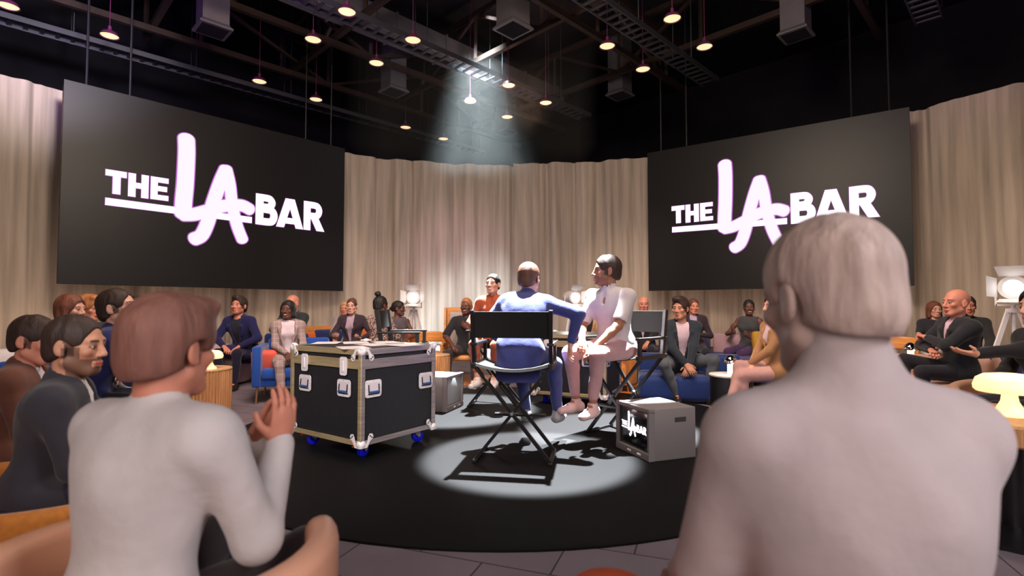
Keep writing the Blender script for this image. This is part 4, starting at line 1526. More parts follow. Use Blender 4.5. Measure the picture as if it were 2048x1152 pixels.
tl = tripod_light(); tl.scale = (0.93, 0.93, 0.93)
tl['label'] = 'white studio light on a tripod standing behind the empty director chair'
tl.location = (PX(828, 9.8), 9.8, 0); tl.rotation_euler = (0, 0, math.radians(4))
dup(tl, 'white studio light on a tripod seen between the two men on chairs', (PX(1142, 9.8), 9.8, 0), math.radians(28))
dup(tl, 'white studio light on a tripod cut by the right edge', (PX(2026, 5.7), 5.7, 0.02), math.radians(-42))
for (px, Y), tg in (((828, 9.5), (-1.5, 5.0, 1.0)), ((1142, 9.5), (1.8, 5.0, 1.0))):
    spot((PX(px, Y), Y - 0.4, 1.42), tg, 60, (1, 0.95, 0.88), 90, 1.0, 0.1)

# lamps
m_mush = mat('glowing cream glass', (0.9, 0.75, 0.45), 0.3, emit=(1.0, 0.74, 0.36), es=1.15, spec=0.5)
m_chr = mat('mirror chrome', (0.9, 0.88, 0.9), 0.06, metal=1.0)
m_tubeg = mat('lit opal cylinder', (1, 0.9, 0.7), 0.4, emit=(1.0, 0.80, 0.50), es=2.6)


def mushroom(label, loc, s_):
    t = thing('table_lamp', label, 'table lamp', loc, 0, 'glowing mushroom lamps')
    MB().lathe([(r * s_, z * s_) for r, z in ((0, 0), (0.075, 0), (0.078, 0.008), (0.055, 0.03), (0.035, 0.07), (0.028, 0.12), (0, 0.12))], seg=28).out('base', m_mush, t, True)
    MB().lathe([(r * s_, z * s_) for r, z in ((0, 0.115), (0.128, 0.115), (0.138, 0.125), (0.140, 0.145), (0.128, 0.18), (0.10, 0.198), (0.05, 0.205), (0, 0.206))], seg=36).out('lamp_shade', m_mush, t, True)
    p = lamp('POINT', Vector(loc) + Vector((0, -0.02, 0.30 * s_)), (0, 0, 0), 5, (1.0, 0.72, 0.4), shadow_soft_size=0.1)
    return t


def domelamp(label, loc):
    t = thing('table_lamp', label, 'table lamp', loc, 0, 'chrome domed portable lamps')
    MB().lathe([(0, 0), (0.032, 0), (0.032, 0.115), (0, 0.115)], seg=24).out('lit_cylinder', m_tubeg, t, True)
    MB().lathe([(0.03, 0.11), (0.066, 0.112), (0.067, 0.125), (0.060, 0.155), (0.042, 0.182), (0.018, 0.197), (0, 0.20)], seg=28).out('dome_shade', m_chr, t, True)
    lamp('POINT', Vector(loc) + Vector((0, -0.10, 0.10)), (0, 0, 0), 3, (1.0, 0.72, 0.4), shadow_soft_size=0.03)
    return t


# tables
m_oak = mat('ribbed oak', (0.55, 0.27, 0.11), 0.5, bump=0.3, bscale=10, var=0.25, vscale=6, stretch=(12, 12, 0.5))
m_oaktop = mat('oak top', (0.58, 0.33, 0.15), 0.45, var=0.15, vscale=5, stretch=(1, 10, 1))
m_wtop = mat('white table top', (0.75, 0.72, 0.72), 0.4)


def drum(label, loc, r, h, ribs, mbody, mtop):
    t = thing('side_table', label, 'side table', loc)
    n = max(48, ribs * 6)
    P = []
    for k in range(n):
        a = 2 * PI * k / n
        rr = r * 0.97 + (0.012 * abs(math.sin(ribs * a / 2)) if ribs else 0)
        P.append((rr * math.cos(a), rr * math.sin(a)))
    MB().prism(P, 0, h - 0.02).out('drum_body', mbody, t, True)
    MB().lathe([(0, h - 0.02), (r, h - 0.02), (r + 0.004, h - 0.01), (r, h), (0, h)], seg=48).out('table_top', mtop, t, True)
    return t


drum('round ribbed oak drum table at left under the glowing lamp', (PX(402, 5.45), 5.45, 0), 0.30, 0.50, 60, m_oak, m_oaktop)
mushroom('glowing cream mushroom lamp on the ribbed oak drum at left', (PX(421, 5.40), 5.40, 0.50), 0.92)
drum('black drum side table with a white top beside the blue sofa', (PX(1460, 5.45), 5.45, 0), 0.215, 0.44, 0, m_blackwood, m_wtop)
domelamp('chrome domed lamp on the black drum beside the blue sofa', (PX(1459, 5.42), 5.42, 0.44))
drum('black drum side table with white top left of the bald seated man', (PX(1818, 6.1), 6.1, 0), 0.2, 0.53, 0, m_blackwood, m_wtop)
domelamp('chrome domed lamp left of the bald man in the dark suit at right', (PX(1818, 6.0), 6.0, 0.53))
bt = thing('side_table', 'wooden round table under the big glowing lamp at the right edge', 'side table', (PX(2010, 2.65), 2.65, 0))
MB().lathe([(0, 0.49), (0.36, 0.49), (0.37, 0.50), (0.37, 0.58), (0.36, 0.59), (0, 0.59)], seg=64).out('table_top', m_oak, bt, True)
MB().lathe([(0, 0), (0.28, 0), (0.28, 0.02), (0.05, 0.05), (0.05, 0.49), (0, 0.49)], seg=40).out('pedestal', m_blackwood, bt, True)
mushroom('large glowing cream mushroom lamp by the right edge', (PX(2012, 2.62), 2.62, 0.59), 1.0)
drum('small oak drum stool between the flight case and the blank television', (PX(872, 7.1), 7.1, 0), 0.19, 0.50, 40, m_oak, m_oaktop)
domelamp('chrome domed lamp peeping over the lid of the near flight case', (PX(850, 6.9), 6.9, 0.50))

# seating
m_blue = mat('cobalt velvet', (0.004, 0.055, 0.30), 0.7, bump=0.1, bscale=120, sheen=0.3, spec=0.3)
m_navyv = mat('navy velvet', (0.004, 0.02, 0.11), 0.8, bump=0.2, bscale=160, sheen=0.3, var=0.3, vscale=60)
m_navyb = mat('deep blue velvet', (0.004, 0.024, 0.13), 0.65, sheen=0.3, spec=0.3)
m_coral = mat('coral cushion', (0.65, 0.10, 0.06), 0.8)
m_pinkv = mat('pale pink boucle', (0.62, 0.42, 0.46), 0.95, bump=0.5, bscale=120)
m_orangev = mat('orange leather', (0.62, 0.15, 0.04), 0.5, bump=0.1, bscale=40)
m_purple = mat('violet grey fabric', (0.085, 0.07, 0.15), 0.9, bump=0.4, bscale=150, var=0.2, vscale=80)
m_amber = mat('amber velvet', (0.52, 0.17, 0.012), 0.7, sheen=0.3, var=0.15, vscale=60)
m_peach = mat('peach leather', (0.82, 0.42, 0.27), 0.5)
m_tan = mat('tan leather', (0.50, 0.28, 0.19), 0.55)
m_honey = mat('honey wood', (0.62, 0.27, 0.07), 0.4, var=0.2, vscale=5, stretch=(1, 1, 8))
m_brass = mat('brass leg', (0.45, 0.25, 0.12), 0.35, metal=0.7)
m_mauve = mat('mauve cushion', (0.36, 0.22, 0.24), 0.9, bump=0.2, bscale=100)
m_mustard = mat('mustard cushion', (0.42, 0.22, 0.02), 0.85)


def arm_chair(label, loc, rz, m, group='blue armchairs'):
    t = thing('armchair', label, 'armchair', loc, rz, group)
    MB().box((0, 0.02, 0.235), (0.62, 0.60, 0.09), 0.015).out('seat_base', m, t, True)
    MB().box((0, 0.05, 0.335), (0.60, 0.62, 0.12), 0.03).out('seat_cushion', m, t, True)
    MB().box((0, -0.27, 0.50), (0.62, 0.13, 0.42), 0.03, rot=(0.12, 0, 0)).out('backrest', m, t, True)
    for sx in (-1, 1):
        MB().box((sx * 0.345, 0.0, 0.42), (0.08, 0.70, 0.46), 0.018).out('arm', m, t, True)
        for y in (-0.27, 0.31):
            MB().tube([(sx * 0.345, y, 0.0), (sx * 0.335, y, 0.2)], [0.009, 0.013], 10).out('leg', m_brass, t)
    return t


arm_chair('cobalt blue armchair on thin legs under the woman in the checked suit', (-2.70, 6.62, 0), math.radians(197), m_blue).scale = (1.18, 1.1, 1.03)
arm_chair('cobalt blue armchair behind the two suited men at the far left', (PX(88, 3.95), 3.95, 0), math.radians(-150), m_blue)
cu = MB().box((0, 0, 0), (0.30, 0.12, 0.28), 0.05, rot=(0.25, 0, 0)).out('cushion', m_coral, None, True)
cu.location = (PX(532, 6.36), 6.36, 0.48); cu.rotation_euler = (0, 0, math.radians(17))
tag(cu, 'coral red cushion standing in the blue armchair', 'cushion')


def arc_shell(mb, r0, r1, z0, z1, a0, a1, n=32, rr=0.03, zdrop=0.0, off=(0, 0)):
    """curved upholstered band of rounded section; zdrop lowers its ends"""
    rings = []
    for i in range(n + 1):
        u = i / n
        a = a0 + (a1 - a0) * u
        zt = z1 - zdrop * abs(2 * u - 1) ** 2.2
        sec = []
        for cx, cz, q in ((r1 - rr, zt - rr, 0), (r0 + rr, zt - rr, 90), (r0 + rr, z0 + rr, 180), (r1 - rr, z0 + rr, 270)):
            for k in range(5):
                t = math.radians(q + 22.5 * k)
                sec.append((cx + rr * math.cos(t), cz + rr * math.sin(t)))
        rings.append([mb.bm.verts.new((off[0] + r * math.cos(a), off[1] + r * math.sin(a), z)) for r, z in sec])
    m = len(rings[0])
    for i in range(n):
        for k in range(m):
            mb.bm.faces.new((rings[i][k], rings[i][(k + 1) % m], rings[i + 1][(k + 1) % m], rings[i + 1][k]))
    for Rg, fl_ in ((rings[0], 1), (rings[-1], -1)):
        # rounded end
        c = sum((v.co for v in Rg), Vector()) / m
        d = ((rings[1][0].co - rings[0][0].co) if fl_ == 1 else (rings[-2][0].co - rings[-1][0].co)).normalized()
        prev = Rg
        for s_, g in ((0.75, 0.018), (0.4, 0.028)):
            cur = [mb.bm.verts.new(c + (v.co - c) * (1 - (1 - s_) * 0.22) - d * g) for v in Rg]
            for k in range(m):
                mb.bm.faces.new((prev[k], prev[(k + 1) % m], cur[(k + 1) % m], cur[k]))
            prev = cur
        mb.bm.faces.new(prev)
    return mb


def tub_chair(label, loc, rz, m, r=0.40, h=0.68, seat=0.42, name='tub_chair', span=135, drop=0.05):
    t = thing(name, label, 'armchair', loc, rz)
    s0 = math.radians(270 - span); s1 = math.radians(270 + span)
    arc_shell(MB(), r - 0.075, r, 0.10, h, s0, s1, 40, 0.034, drop).out('curved_back', m, t, True, 60)
    MB().lathe([(0, 0.10), (r - 0.08, 0.10), (r - 0.075, seat - 0.04), (r - 0.10, seat), (0, seat + 0.01)], seg=40).out('seat_cushion', m, t, True, 60)
    for k in range(4):
        a = math.radians(45 + 90 * k)
        MB().tube([(math.cos(a) * (r - 0.1), math.sin(a) * (r - 0.1), 0), (math.cos(a) * (r - 0.12), math.sin(a) * (r - 0.12), 0.12)], [0.012, 0.018], 10).out('leg', m_honey, t)
    return t


tub_chair('peach leather tub chair around the near man in the grey shirt', (-0.80, 1.22, 0), math.radians(-10), m_peach, 0.385, 0.595, 0.34, span=132, drop=0.02)
tub_chair('amber velvet chair under the bearded man at the left edge', (-1.78, 1.92, 0), math.radians(-55), m_amber, 0.40, 0.51, 0.33)
tub_chair('rounded amber velvet tub chair right of the stage behind the white polo man', (PX(1240, 7.1), 7.15, 0), math.radians(176), m_amber, 0.24, 0.68, 0.36, span=150, drop=0.03)
pf_ = MB()
pf_.lathe([(0, 0.02), (0.13, 0.02), (0.20, 0.08), (0.22, 0.22), (0.20, 0.36), (0.15, 0.46), (0.08, 0.525), (0, 0.545)], seg=40)
pf_ = pf_.out('pouf', mat('bright orange felt', (0.85, 0.12, 0.02), 0.8), None, True)
pf_.location = (PX(1217, 1.15), 1.15, 0)
tag(pf_, 'bright orange rounded pouf just entering the bottom edge', 'pouf')

# curved orange sofa with navy cushions
so = thing('curved_sofa', 'curved orange leather sofa behind the near flight case', 'sofa', (PX(728, 9.3), 9.3 - 0.75, 0), PI)
arc_shell(MB(), 0.92, 1.05, 0.08, 0.78, math.radians(180), math.radians(360), 48, 0.055, 0.14).out('curved_back', m_orangev, so, True, 60)
MB().lathe([(0, 0.08), (0.9, 0.08), (0.92, 0.36), (0.88, 0.40), (0, 0.41)], seg=40, a0=PI, a1=2 * PI).out('seat', m_orangev, so, True, 60)
for x, nm in ((0.55, 'on the left of'), (-0.50, 'on the right of')):
    q = MB().box((0, 0, 0), (0.52, 0.14, 0.34), 0.05, rot=(0.18, 0, 0)).out('cushion', m_navyv, None, True)
    q.location = (so.location.x - x, so.location.y + 0.60, 0.58)
    tag(q, f'speckled navy cushion {nm} the curved orange sofa', 'cushion', 'navy sofa cushions')
w2 = thing('bench_back', 'pale wooden bench back showing behind the curved orange sofa', 'bench', (PX(650, 10.0), 10.05, 0))
MB().box((0, 0, 0.40), (0.8, 0.06, 0.76), 0.025).out('back_board', m_honey, w2, True)
MB().box((0, -0.22, 0.40), (0.8, 0.42, 0.05), 0.02).out('seat_board', m_honey, w2, True)


def arch_chair(label, loc, rz):
    t = thing('wooden_armchair', label, 'armchair', loc, rz, 'honey wood armchairs')
    arc_shell(MB(), 0.26, 0.30, 0.60, 0.76, math.radians(185), math.radians(355), 28, 0.018, 0.06).out('bent_backrest', m_honey, t, True, 60)
    MB().lathe([(0, 0.38), (0.26, 0.38), (0.28, 0.40), (0.26, 0.46), (0, 0.47)], seg=32).out('seat', m_honey, t, True)
    for k in range(4):
        a = math.radians(45 + 90 * k)
        MB().bar((math.cos(a) * 0.25, math.sin(a) * 0.25, 0), (math.cos(a) * 0.27, math.sin(a) * 0.27, 0.64 if k > 1 else 0.40), 0.04, 0.03).out('leg', m_honey, t)
    return t


arch_chair('bent honey wood armchair between the studio light and the seated man in black', (PX(858, 7.9), 7.95, 0), PI)
arch_chair('bent honey wood armchair half hidden behind the near grey figure', (PX(1795, 6.5), 6.5, 0), PI * 0.8)

wc = thing('wing_chair', 'high backed honey wood wing chair holding the man in the black tee', 'armchair', (PX(925, 7.95), 7.95, 0), PI)
MB().box((0, -0.30, 0.80), (0.56, 0.05, 0.66), 0.03).out('back_panel', m_honey, wc, True)
MB().box((0, -0.26, 0.78), (0.46, 0.05, 0.56), 0.03).out('back_cushion', mat('pale grey wool', (0.45, 0.40, 0.40), 0.9), wc, True)
for sx in (-1, 1):
    MB().prism([(-0.30, 0.70), (-0.10, 0.75), (-0.16, 1.12), (-0.30, 1.13)], -0.015, 0.015, Matrix.Translation((sx * 0.28, 0, 0)) @ Matrix(((0, 0, 1, 0), (1, 0, 0, 0), (0, 1, 0, 0), (0, 0, 0, 1)))).out('wing', m_honey, wc)
    MB().box((sx * 0.28, 0.0, 0.58), (0.05, 0.56, 0.05), 0.02).out('arm', m_honey, wc, True)
    for y in (-0.26, 0.26):
        MB().tube([(sx * 0.27, y * 1.05, 0), (sx * 0.28, y, 0.58)], [0.012, 0.02], 10).out('leg', m_honey, wc)
MB().box((0, 0.0, 0.39), (0.56, 0.58, 0.08), 0.03).out('seat', m_honey, wc, True)

# long violet sofa, its cushions, the tufted blue sofa
ls = thing('long_sofa', 'long curved violet grey sofa on the right side below the screen', 'sofa', (2.2, 6.6, 0))
arc_shell(MB(), 1.55, 2.30, 0.05, 0.42, math.radians(20), math.radians(155), 56, 0.06).out('seat', m_purple, ls, True, 60)
for i, (a, m, w_, s_) in enumerate(((122, m_mauve, 0.75, 'leftmost on the long violet sofa'), (97, m_mauve, 0.85, 'behind the young man in jeans on the violet sofa'), (73, m_purple, 0.8, 'behind the woman in the sleeveless top'), (50, m_mauve, 0.8, 'at the right end of the violet sofa'))):
    q = MB().box((0, 0, 0), (w_, 0.16, 0.32), 0.035, rot=(-0.12, 0, 0)).out('back_cushion', m, None, True)
    ar = math.radians(a)
    q.location = (2.2 + 2.12 * math.cos(ar), 6.6 + 2.12 * math.sin(ar), 0.555)
    q.rotation_euler = (0, 0, ar - PI / 2)
    tag(q, 'upright rectangular back cushion, ' + s_, 'cushion', 'back cushions on the violet sofa')
q = MB().box((0, 0, 0), (0.42, 0.14, 0.36), 0.05, rot=(-0.2, 0, 0)).out('cushion', m_mustard, None, True)
q.location = (PX(1532, 7.75), 7.75, 0.60)
tag(q, 'mustard cushion beside the smiling woman in the sleeveless top', 'cushion')

ts = thing('tufted_sofa', 'low deep blue tufted sofa under the young man in jeans', 'sofa', (PX(1392, 6.55), 6.55, 0), math.radians(-14))
for r_ in range(2):
    for k in range(3):
        MB().box((-0.50 + 0.42 * k, -0.22 + 0.42 * r_, 0.17), (0.42, 0.42, 0.30), 0.07, seg=5).out('seat_block', m_navyb, ts, True, 60)
for k in range(3):
    MB().box((-0.50 + 0.42 * k, 0.30, 0.38), (0.43, 0.22, 0.30), 0.06, seg=5).out('back_block', m_navyb, ts, True, 60)
MB().box((-0.08, 0.05, 0.015), (1.1, 0.7, 0.03)).out('plinth', m_frame, ts)

# white and pink sofas on the left
ws = thing('round_sofa', 'pale pink boucle sofa behind the oak drum at left', 'sofa', (PX(445, 7.9), 7.9, 0))
MB().lathe([(0, 0.02), (0.36, 0.02), (0.42, 0.06), (0.43, 0.34), (0.40, 0.40), (0, 0.41)], seg=40).out('seat', m_pinkv, ws, True, 60)
arc_shell(MB(), 0.32, 0.45, 0.3, 0.56, math.radians(20), math.radians(200), 32, 0.05).out('back_roll', m_pinkv, ws, True, 60)
wl = thing('long_sofa', 'white boucle sofa between the suited men at the far left', 'sofa', (PX(60, 4.9), 4.9, 0), math.radians(40))
m_wb = mat('white boucle', (0.75, 0.68, 0.70), 0.95, bump=0.4, bscale=120)
MB().box((0, 0, 0.24), (2.0, 0.8, 0.40), 0.09, seg=5).out('seat', m_wb, wl, True, 60)
MB().box((0, 0.36, 0.50), (2.0, 0.22, 0.46), 0.09, seg=5).out('back', m_wb, wl, True, 60)
sp = thing('long_sofa', 'dark blue sofa behind the man in navy and the bald man', 'sofa', (PX(575, 8.3), 8.35, 0))
MB().box((-0.15, 0, 0.22), (0.7, 0.7, 0.38), 0.06).out('seat', m_navyb, sp, True, 60)
MB().box((-0.15, 0.30, 0.50), (0.7, 0.18, 0.42), 0.06).out('back', m_navyb, sp, True, 60)

# tan sofa right, blue sofa piece beyond
ts2 = thing('long_sofa', 'tan leather sofa at right under the bald man in the dark suit', 'sofa', (PX(1925, 5.2), 5.25, 0), math.radians(-25))
MB().box((0.1, 0, 0.22), (1.9, 0.85, 0.36), 0.07, seg=5).out('seat', m_tan, ts2, True, 60)
MB().box((0.1, 0.40, 0.40), (1.9, 0.20, 0.44), 0.08, seg=5).out('back', m_tan, ts2, True, 60)
MB().box((0.62, 0.20, 0.50), (0.62, 0.16, 0.28), 0.06, seg=5, rot=(-0.3, 0, 0)).out('loose_cushion', m_tan, ts2, True, 60)
arm_chair('cobalt blue armchair showing behind the outstretched arm at right', (PX(2068, 5.3), 5.3, 0), math.radians(165), m_navyb)
tub_chair('tan leather tub chair at the right edge behind the big glowing lamp', (PX(2075, 3.5), 3.6, 0), math.radians(110), m_tan, 0.42, 0.60, 0.38)
# wooden rug patches
m_rug = mat('orange plank rug', (0.55, 0.20, 0.06), 0.6, var=0.3, vscale=6, stretch=(1, 12, 1))
rg = MB().lathe([(0, 0.001), (0.9, 0.001), (0.9, 0.008), (0, 0.008)], seg=48).out('rug', m_rug)
rg.location = (2.2, 7.2, 0)
tag(rg, 'round orange wood toned rug before the long violet sofa', 'rug')
rg2 = rg.copy(); COL.objects.link(rg2); rg2.location = (-0.75, 8.3, 0); rg2.scale = (0.7, 0.7, 1)
rg2['label'] = 'round orange rug beneath the high backed wing chair'
# ---------------------------------------------------------------- the people
NAVY = (0.012, 0.012, 0.045); BLK = (0.012, 0.011, 0.013); CHAR = (0.030, 0.026, 0.034)
# on the stage
person('man seen from behind in a blue suit on the front director chair', 1040, 4.0, 0.70, -12, sc=0.93, lean=25, side=3, head=(-12, 6), skin='fair', hair='short', hcol='brown',
       hands=((0.40, 0.16, 0.16), (-0.20, 0.34, 0.14)), poles=((1, -0.2, -0.2), (-1, -0.4, -0.4)), feet=((0.24, 0.34), (-0.02, 0.36)), footz=0.20, top='jacket', tcol=(0.055, 0.062, 0.21),
       legs=(0.05, 0.062, 0.19), shoes=(0.35, 0.33, 0.34), tail=0.20, thick=1.10, near=True, shirt=(0.05, 0.05, 0.09), collar=False, vopen=0.05)
person('man in a white polo and pink trousers sitting sideways on a director chair', 1232, 4.47, 0.70, 136, sc=0.98, lean=12, head=(-44, 4), skin='brown', hair='short', hcol='dark', beard=0.45, smile=True,
       hands=((0.10, 0.36, 0.16), (-0.06, 0.40, 0.12)), poles=((1, -0.6, -0.6), (-1, -0.6, -0.6)), feet=((0.17, 0.34), (-0.05, 0.42)), footz=0.27, top='tee', tcol=(0.62, 0.55, 0.55),
       sleeve=0.75, collar=True, vopen=1, legs=(0.52, 0.30, 0.31), shoes=(0.78, 0.50, 0.47), near=True, ankle=0.80, thick=1.05)
person('woman in a rust red shirt suit on the far director chair looking up left', 988, 6.02, 0.70, 168, sc=0.92, lean=6, head=(-8, 8), skin='fair', hair='bun', hcol='black', female=True, smile=True,
       hands=((0.12, 0.28, 0.20), (-0.12, 0.28, 0.20)), feet=((0.10, 0.34), (-0.08, 0.30)), footz=0.27, top='shirt', tcol=(0.36, 0.075, 0.03), legs=(0.38, 0.085, 0.035), shoes=(0.7, 0.62, 0.6), vopen=1, ankle=0.72)
# nearest, from behind
person('huge near figure seen from behind in a plain mauve grey top with short ashen hair', 1716, 0.88, 0.345, 2, sc=1.03, lean=3, head=(10, -8), hdrop=-0.018, bighair=0.006, poles=((0.25, -0.3, -1), (-0.25, -0.3, -1)), feet=((0.24, 0.38), (0.04, 0.38)), knee=((0.5, 0.5, 1), (0.35, 0.5, 1)), neckw=0.98, trap=True, skin=(0.46, 0.34, 0.30), hair='crop', hcol='ashen',
       hands=((0.16, 0.36, 0.16), (-0.16, 0.36, 0.16)), top='jersey', tcol=(0.47, 0.395, 0.395), legs=(0.20, 0.16, 0.17), near=True, fine=0.004, collar=True, thick=1.12)
person('near man seen from behind in a light grey shirt clapping', 268, 1.16, 0.34, -18, sc=0.93, lean=8, head=(2, -2), hscale=0.93, hdrop=0.005, skin='rosy', hair='swept', hcol='chestnut',
       hands=((0.155, 0.31, 0.455), (0.04, 0.36, 0.435)), poles=((0.3, -0.1, -1), (-1, -0.3, -1)), hdir=(((0.10, 0.10, 1), (-1, 0.2, 0)), ((0.35, 0.1, 0.9), (0.9, -0.3, -0.2))), curl=14,
       feet=((0.16, 0.48), (-0.14, 0.48)), top='shirt', tcol=(0.60, 0.55, 0.54), sleeve=1.62, legs=(0.045, 0.035, 0.04), near=True, fine=0.004)
# left side
person('bearded man in a dark suit in profile at the left edge', 88, 2.12, 0.27, -62, sc=0.93, lean=10, head=(-20, 0), skin='tan', hair='crop', hcol='dark', beard=0.8,
       top='jacket', tcol=(0.035, 0.032, 0.042), shirt=(0.70, 0.66, 0.66), near=True, hands=((0.05, 0.34, 0.2), (-0.08, 0.36, 0.16)), vlow=0.20)
person('man in a brown jacket and white shirt cut by the left edge', 8, 2.62, 0.29, -66, sc=0.90, lean=12, head=(-18, -4), skin='rosy', hair='short', hcol='dark', smile=True,
       top='jacket', tcol=(0.13, 0.05, 0.033), shirt=(0.75, 0.68, 0.70), near=True)
person('man in a navy suit leaning forward behind the bearded man', 168, 3.45, 0.42, -60, sc=0.97, lean=22, head=(-20, 16), skin='fair', hair='short', hcol='dark', beard=0.35,
       top='jacket', tcol=(0.022, 0.024, 0.10), shirt=(0.02, 0.02, 0.03), collar=False, hands=((0.02, 0.46, 0.12), (-0.04, 0.52, 0.10)))
person('woman with long brown hair behind the bearded man', 128, 4.35, 0.42, -75, sc=0.92, lean=4, head=(-12, 0), skin='fair', hair='long', hcol='auburn', female=True, top='shirt', tcol=(0.20, 0.17, 0.16))
person('ginger haired person behind the man in the navy suit', 170, 5.1, 0.42, -100, sc=0.92, lean=4, head=(0, 0), skin='rosy', hair='full', hcol='ginger', top='shirt', tcol=(0.03, 0.03, 0.03))
person('person in black with pale trousers hidden by the near man', 262, 4.7, 0.42, -120, sc=0.92, lean=14, head=(0, 10), skin='fair', hair='short', hcol='dark', top='jacket', tcol=BLK, legs=(0.6, 0.56, 0.56))
person('person in a black jacket behind the glowing lamp at left', 378, 7.2, 0.42, 172, sc=0.93, lean=6, skin='fair', hair='short', hcol='dark', top='jacket', tcol=BLK, hands=((0.16, 0.3, 0.16), (-0.20, 0.2, 0.16)))
person('man in a navy blazer leaning on his thighs on the pink sofa', 493, 7.65, 0.42, 172, sc=1.0, lean=19, head=(4, 14), skin='rosy', hair='quiff', hcol='dark', beard=0.4,
       top='jacket', tcol=(0.014, 0.014, 0.07), shirt=(0.02, 0.02, 0.035), collar=False, vopen=0.075, vlow=0.06, legs=(0.012, 0.011, 0.03), hands=((0.06, 0.38, 0.17), (-0.16, 0.36, 0.17)), poles=((1, -0.2, -0.1), (-1, -0.4, -0.2)), tail=0.18,
       feet=((0.10, 0.42), (-0.16, 0.46)))
person('woman in a pale checked suit sitting in the blue armchair', 577, 6.55, 0.42, 203, sc=0.90, lean=2, head=(-20, 4), skin='deep', hair='braids', hcol='black', female=True, smile=True,
       top='jacket', tmat=grid_cloth('checked suiting', (0.30, 0.22, 0.21), (0.46, 0.36, 0.34), 20), lmat=grid_cloth('checked suiting', (0.3, 0.2, 0.2), (0.5, 0.4, 0.4)), shirt=(0.62, 0.52, 0.56), vopen=0.085, vlow=0.0,
       hands=((0.0, 0.30, 0.17), (-0.06, 0.32, 0.17)), tail=0.14, feet=((0.05, 0.42), (-0.10, 0.45)), shoes=(0.10, 0.03, 0.02))
person('bald man in a dark suit with crossed arms behind the checked suit woman', 590, 8.2, 0.44, 168, sc=1.0, lean=2, head=(-8, -6), skin='rosy', hair='bald', hcol='brown', top='jacket', tcol=(0.03, 0.035, 0.04), shirt=(0.6, 0.5, 0.55),
       hands=((-0.04, 0.22, 0.42), (0.04, 0.22, 0.38)), poles=((1, 0.1, -0.3), (-1, 0.1, -0.3)))
person('smiling woman in a dark blazer gesturing beyond the near flight case', 706, 7.9, 0.44, 178, sc=0.94, lean=3, head=(2, 2), skin='fair', hair='bun', hcol='brown', female=True, smile=True, top='jacket', tcol=(0.045, 0.03, 0.04), shirt=(0.42, 0.30, 0.36),
       hands=((0.13, 0.34, 0.26), (-0.22, 0.30, 0.25)), hdir=(((-0.3, 1, 0.5), (0, -0.3, 1)), ((0.2, 1, 0.3), (0, -0.3, 1))), vopen=0.06, vlow=0.1)
person('blonde woman half hidden behind the smiling woman in the blazer', 692, 9.2, 0.44, 182, sc=0.90, lean=3, skin='rosy', hair='bob', hcol='blonde', female=True, top='shirt', tcol=(0.35, 0.3, 0.3))
person('person with a high black bun and a spotted jacket seen from behind', 757, 7.2, 0.44, -28, sc=0.96, lean=3, head=(-4, 0), skin='deep', hair='bunhigh', hcol='black', female=True, top='shirt', collar=False,
       tmat=spotted_cloth('leopard print', (0.55, 0.42, 0.38), (0.09, 0.04, 0.03)), legs=BLK)
person('woman in a grey sleeveless top laughing in profile beyond the empty chair', 793, 8.0, 0.44, 208, sc=0.90, lean=6, head=(58, 0), skin='deep', hair='bun', hcol='black', female=True, smile=True, top='vest', tcol=(0.09, 0.075, 0.085), collar=False,
       hands=((0.10, 0.30, 0.24), (-0.10, 0.34, 0.26)), legs=(0.05, 0.03, 0.07))
person('man in a black tee and ripped jeans clapping in the wing chair', 934, 7.85, 0.42, 177, sc=0.96, lean=8, head=(-6, 8), skin='deep', hair='crop', hcol='ginger', smile=True, top='tee', tcol=(0.022, 0.022, 0.026), collar=False, sleeve=0.9,
       hands=((0.17, 0.34, 0.18), (-0.05, 0.22, 0.42)), poles=((1, -0.3, -0.4), (-0.7, 0.0, -1)), hdir=(None, ((0.7, 0.1, 0.6), (0.3, -1, 0.4))), legs=(0.035, 0.028, 0.035), shoes=(0.7, 0.58, 0.58), ankle=0.80, feet=((0.22, 0.34), (-0.16, 0.46)))
# right side
person('bearded man in a beige jacket seen between the two men on chairs', 1178, 8.3, 0.42, 165, sc=0.93, lean=4, head=(10, 0), skin='tan', hair='short', hcol='dark', beard=0.8, top='jacket', tcol=(0.45, 0.27, 0.14), shirt=(0.02, 0.015, 0.015), collar=False, vopen=0.08, vlow=0.05)
person('bald man whose head shows over the right director chair', 1287, 8.35, 0.44, 160, sc=0.98, lean=3, head=(10, 0), skin='rosy', hair='bald', hcol='brown', beard=0.15, top='jacket', tcol=(0.02, 0.018, 0.022), shirt=(0.5, 0.4, 0.42))
person('young man in a dark blazer and faded jeans on the tufted blue sofa', 1356, 6.55, 0.36, 178, sc=1.02, lean=14, head=(-38, 2), skin='tan', hair='quiff', hcol='dark', top='jacket', tcol=(0.020, 0.026, 0.034), shirt=(0.62, 0.46, 0.50), collar=False, vopen=0.075, vlow=0.0,
       hands=((0.02, 0.38, 0.10), (0.0, 0.40, 0.03)), poles=((1, -0.3, -0.3), (-1, -0.3, -0.3)), hdir=(((-0.5, 0.6, -0.7), (-0.2, -0.5, -0.5)), ((0.5, 0.3, -0.9), (0, -1, -0.3))), legs=(0.08, 0.09, 0.10), shoes=(0.02, 0.015, 0.012),
       feet=((0.11, 0.30), (-0.24, 0.36)), knee=((0.55, 0.6, 0.8), (-0.45, 0.6, 0.8)))
person('woman in a dark blazer right behind the young man in jeans', 1385, 8.15, 0.44, 166, sc=0.94, lean=3, head=(16, 0), skin='rosy', hair='bun', hcol='brown', female=True, top='jacket', tcol=(0.035, 0.022, 0.03), shirt=(0.38, 0.30, 0.38),
       hands=((0.06, 0.24, 0.3), (-0.06, 0.24, 0.3)))
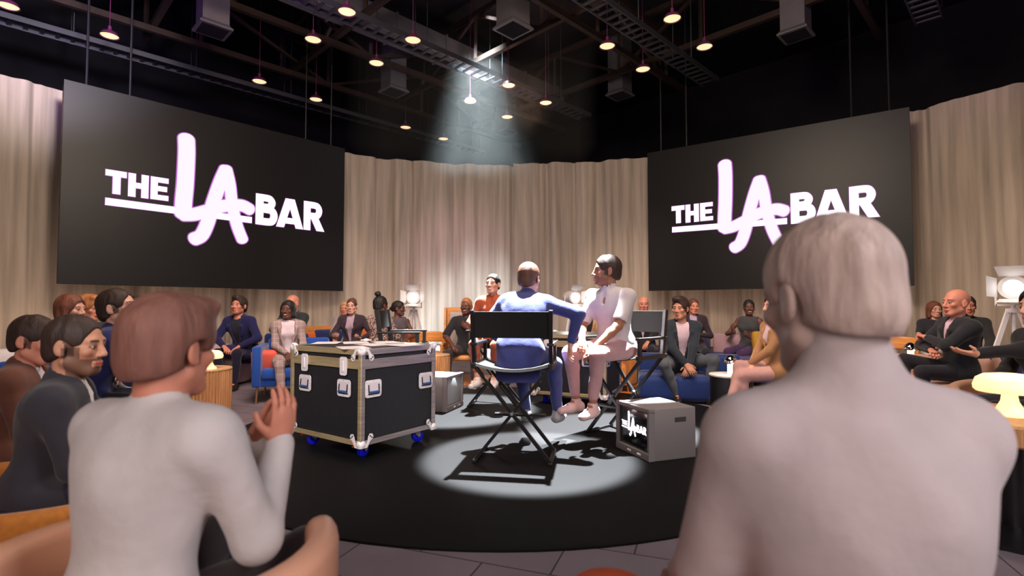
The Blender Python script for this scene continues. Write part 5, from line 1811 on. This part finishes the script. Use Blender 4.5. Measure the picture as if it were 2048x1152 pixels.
person('smiling woman in a grey sleeveless top and violet trousers on the long sofa', 1498, 8.05, 0.42, 138, sc=0.94, lean=2, head=(26, 4), skin='deep', hair='bun', hcol='black', female=True, smile=True, top='vest', tcol=(0.05, 0.05, 0.052), collar=False,
       hands=((0.14, 0.30, 0.36), (-0.10, 0.26, 0.28)), hdir=(((0.3, 0.2, 0.9), (-0.5, -0.8, 0)), ((0.5, 0.6, 0.5), (0.2, -0.8, 0.4))), legs=(0.06, 0.028, 0.085), feet=((0.22, 0.42), (0.12, 0.50)))
person('dark haired woman in a tan leather jacket with crossed legs', 1557, 5.2, 0.42, 96, sc=0.95, lean=3, head=(-8, 3), skin='fair', hair='bob', hcol='black', female=True, top='jacket', tcol=(0.34, 0.17, 0.075), shirt=(0.60, 0.44, 0.48), vopen=0.05, vlow=0.18,
       hands=((0.02, 0.30, 0.16), (0.02, 0.34, 0.15)), legs=(0.55, 0.30, 0.26), feet=((-0.06, 0.56, 0.12), (0.04, 0.44)), shoes=(0.5, 0.3, 0.25), ankle=0.85)
person('bald man in a black suit with folded arms on the tan sofa at right', 1915, 5.15, 0.40, 84, sc=1.02, lean=2, side=-3, head=(8, 2), skin='rosy', hair='bald', hcol='brown', top='jacket', tcol=(0.018, 0.019, 0.022), shirt=(0.62, 0.42, 0.48), vopen=0.04, vlow=0.26,
       hands=((-0.02, 0.26, 0.30), (0.04, 0.26, 0.42)), poles=((1, 0.2, -0.4), (-1, 0.0, -0.3)), curl=60, legs=(0.016, 0.014, 0.02), feet=((0.12, 0.52, 0.10), (-0.12, 0.44)))
person('smiling woman in a dark tee behind the drum table at right', 1866, 7.6, 0.42, 152, sc=0.90, lean=3, head=(16, 2), skin='fair', hair='bob', hcol='auburn', female=True, smile=True, top='tee', tcol=(0.03, 0.03, 0.04), collar=False, legs=(0.6, 0.55, 0.55),
       hands=((0.08, 0.32, 0.22), (-0.04, 0.32, 0.22)))
person('dark haired person hidden behind the bald man at right', 1932, 6.7, 0.42, 150, sc=0.96, lean=3, skin='rosy', hair='short', hcol='dark', top='shirt', tcol=(0.03, 0.03, 0.03))
person('person in a fitted black top reaching an open hand in from the right edge', 2096, 3.35, 0.40, 84, sc=0.97, lean=3, head=(0, 0), skin='fair', hair='bob', hcol='black', female=True, top='jersey', tcol=(0.014, 0.013, 0.015), collar=False,
       hands=((0.20, 0.20, 0.24), (-0.16, 0.56, 0.45)), poles=((1, -0.3, -1), (-0.6, -0.2, -1)), hdir=(None, ((0.05, 1, 0.12), (0.2, 0.0, 1))), curl=12, legs=(0.016, 0.013, 0.018), feet=((0.12, 0.46), (-0.10, 0.42)))
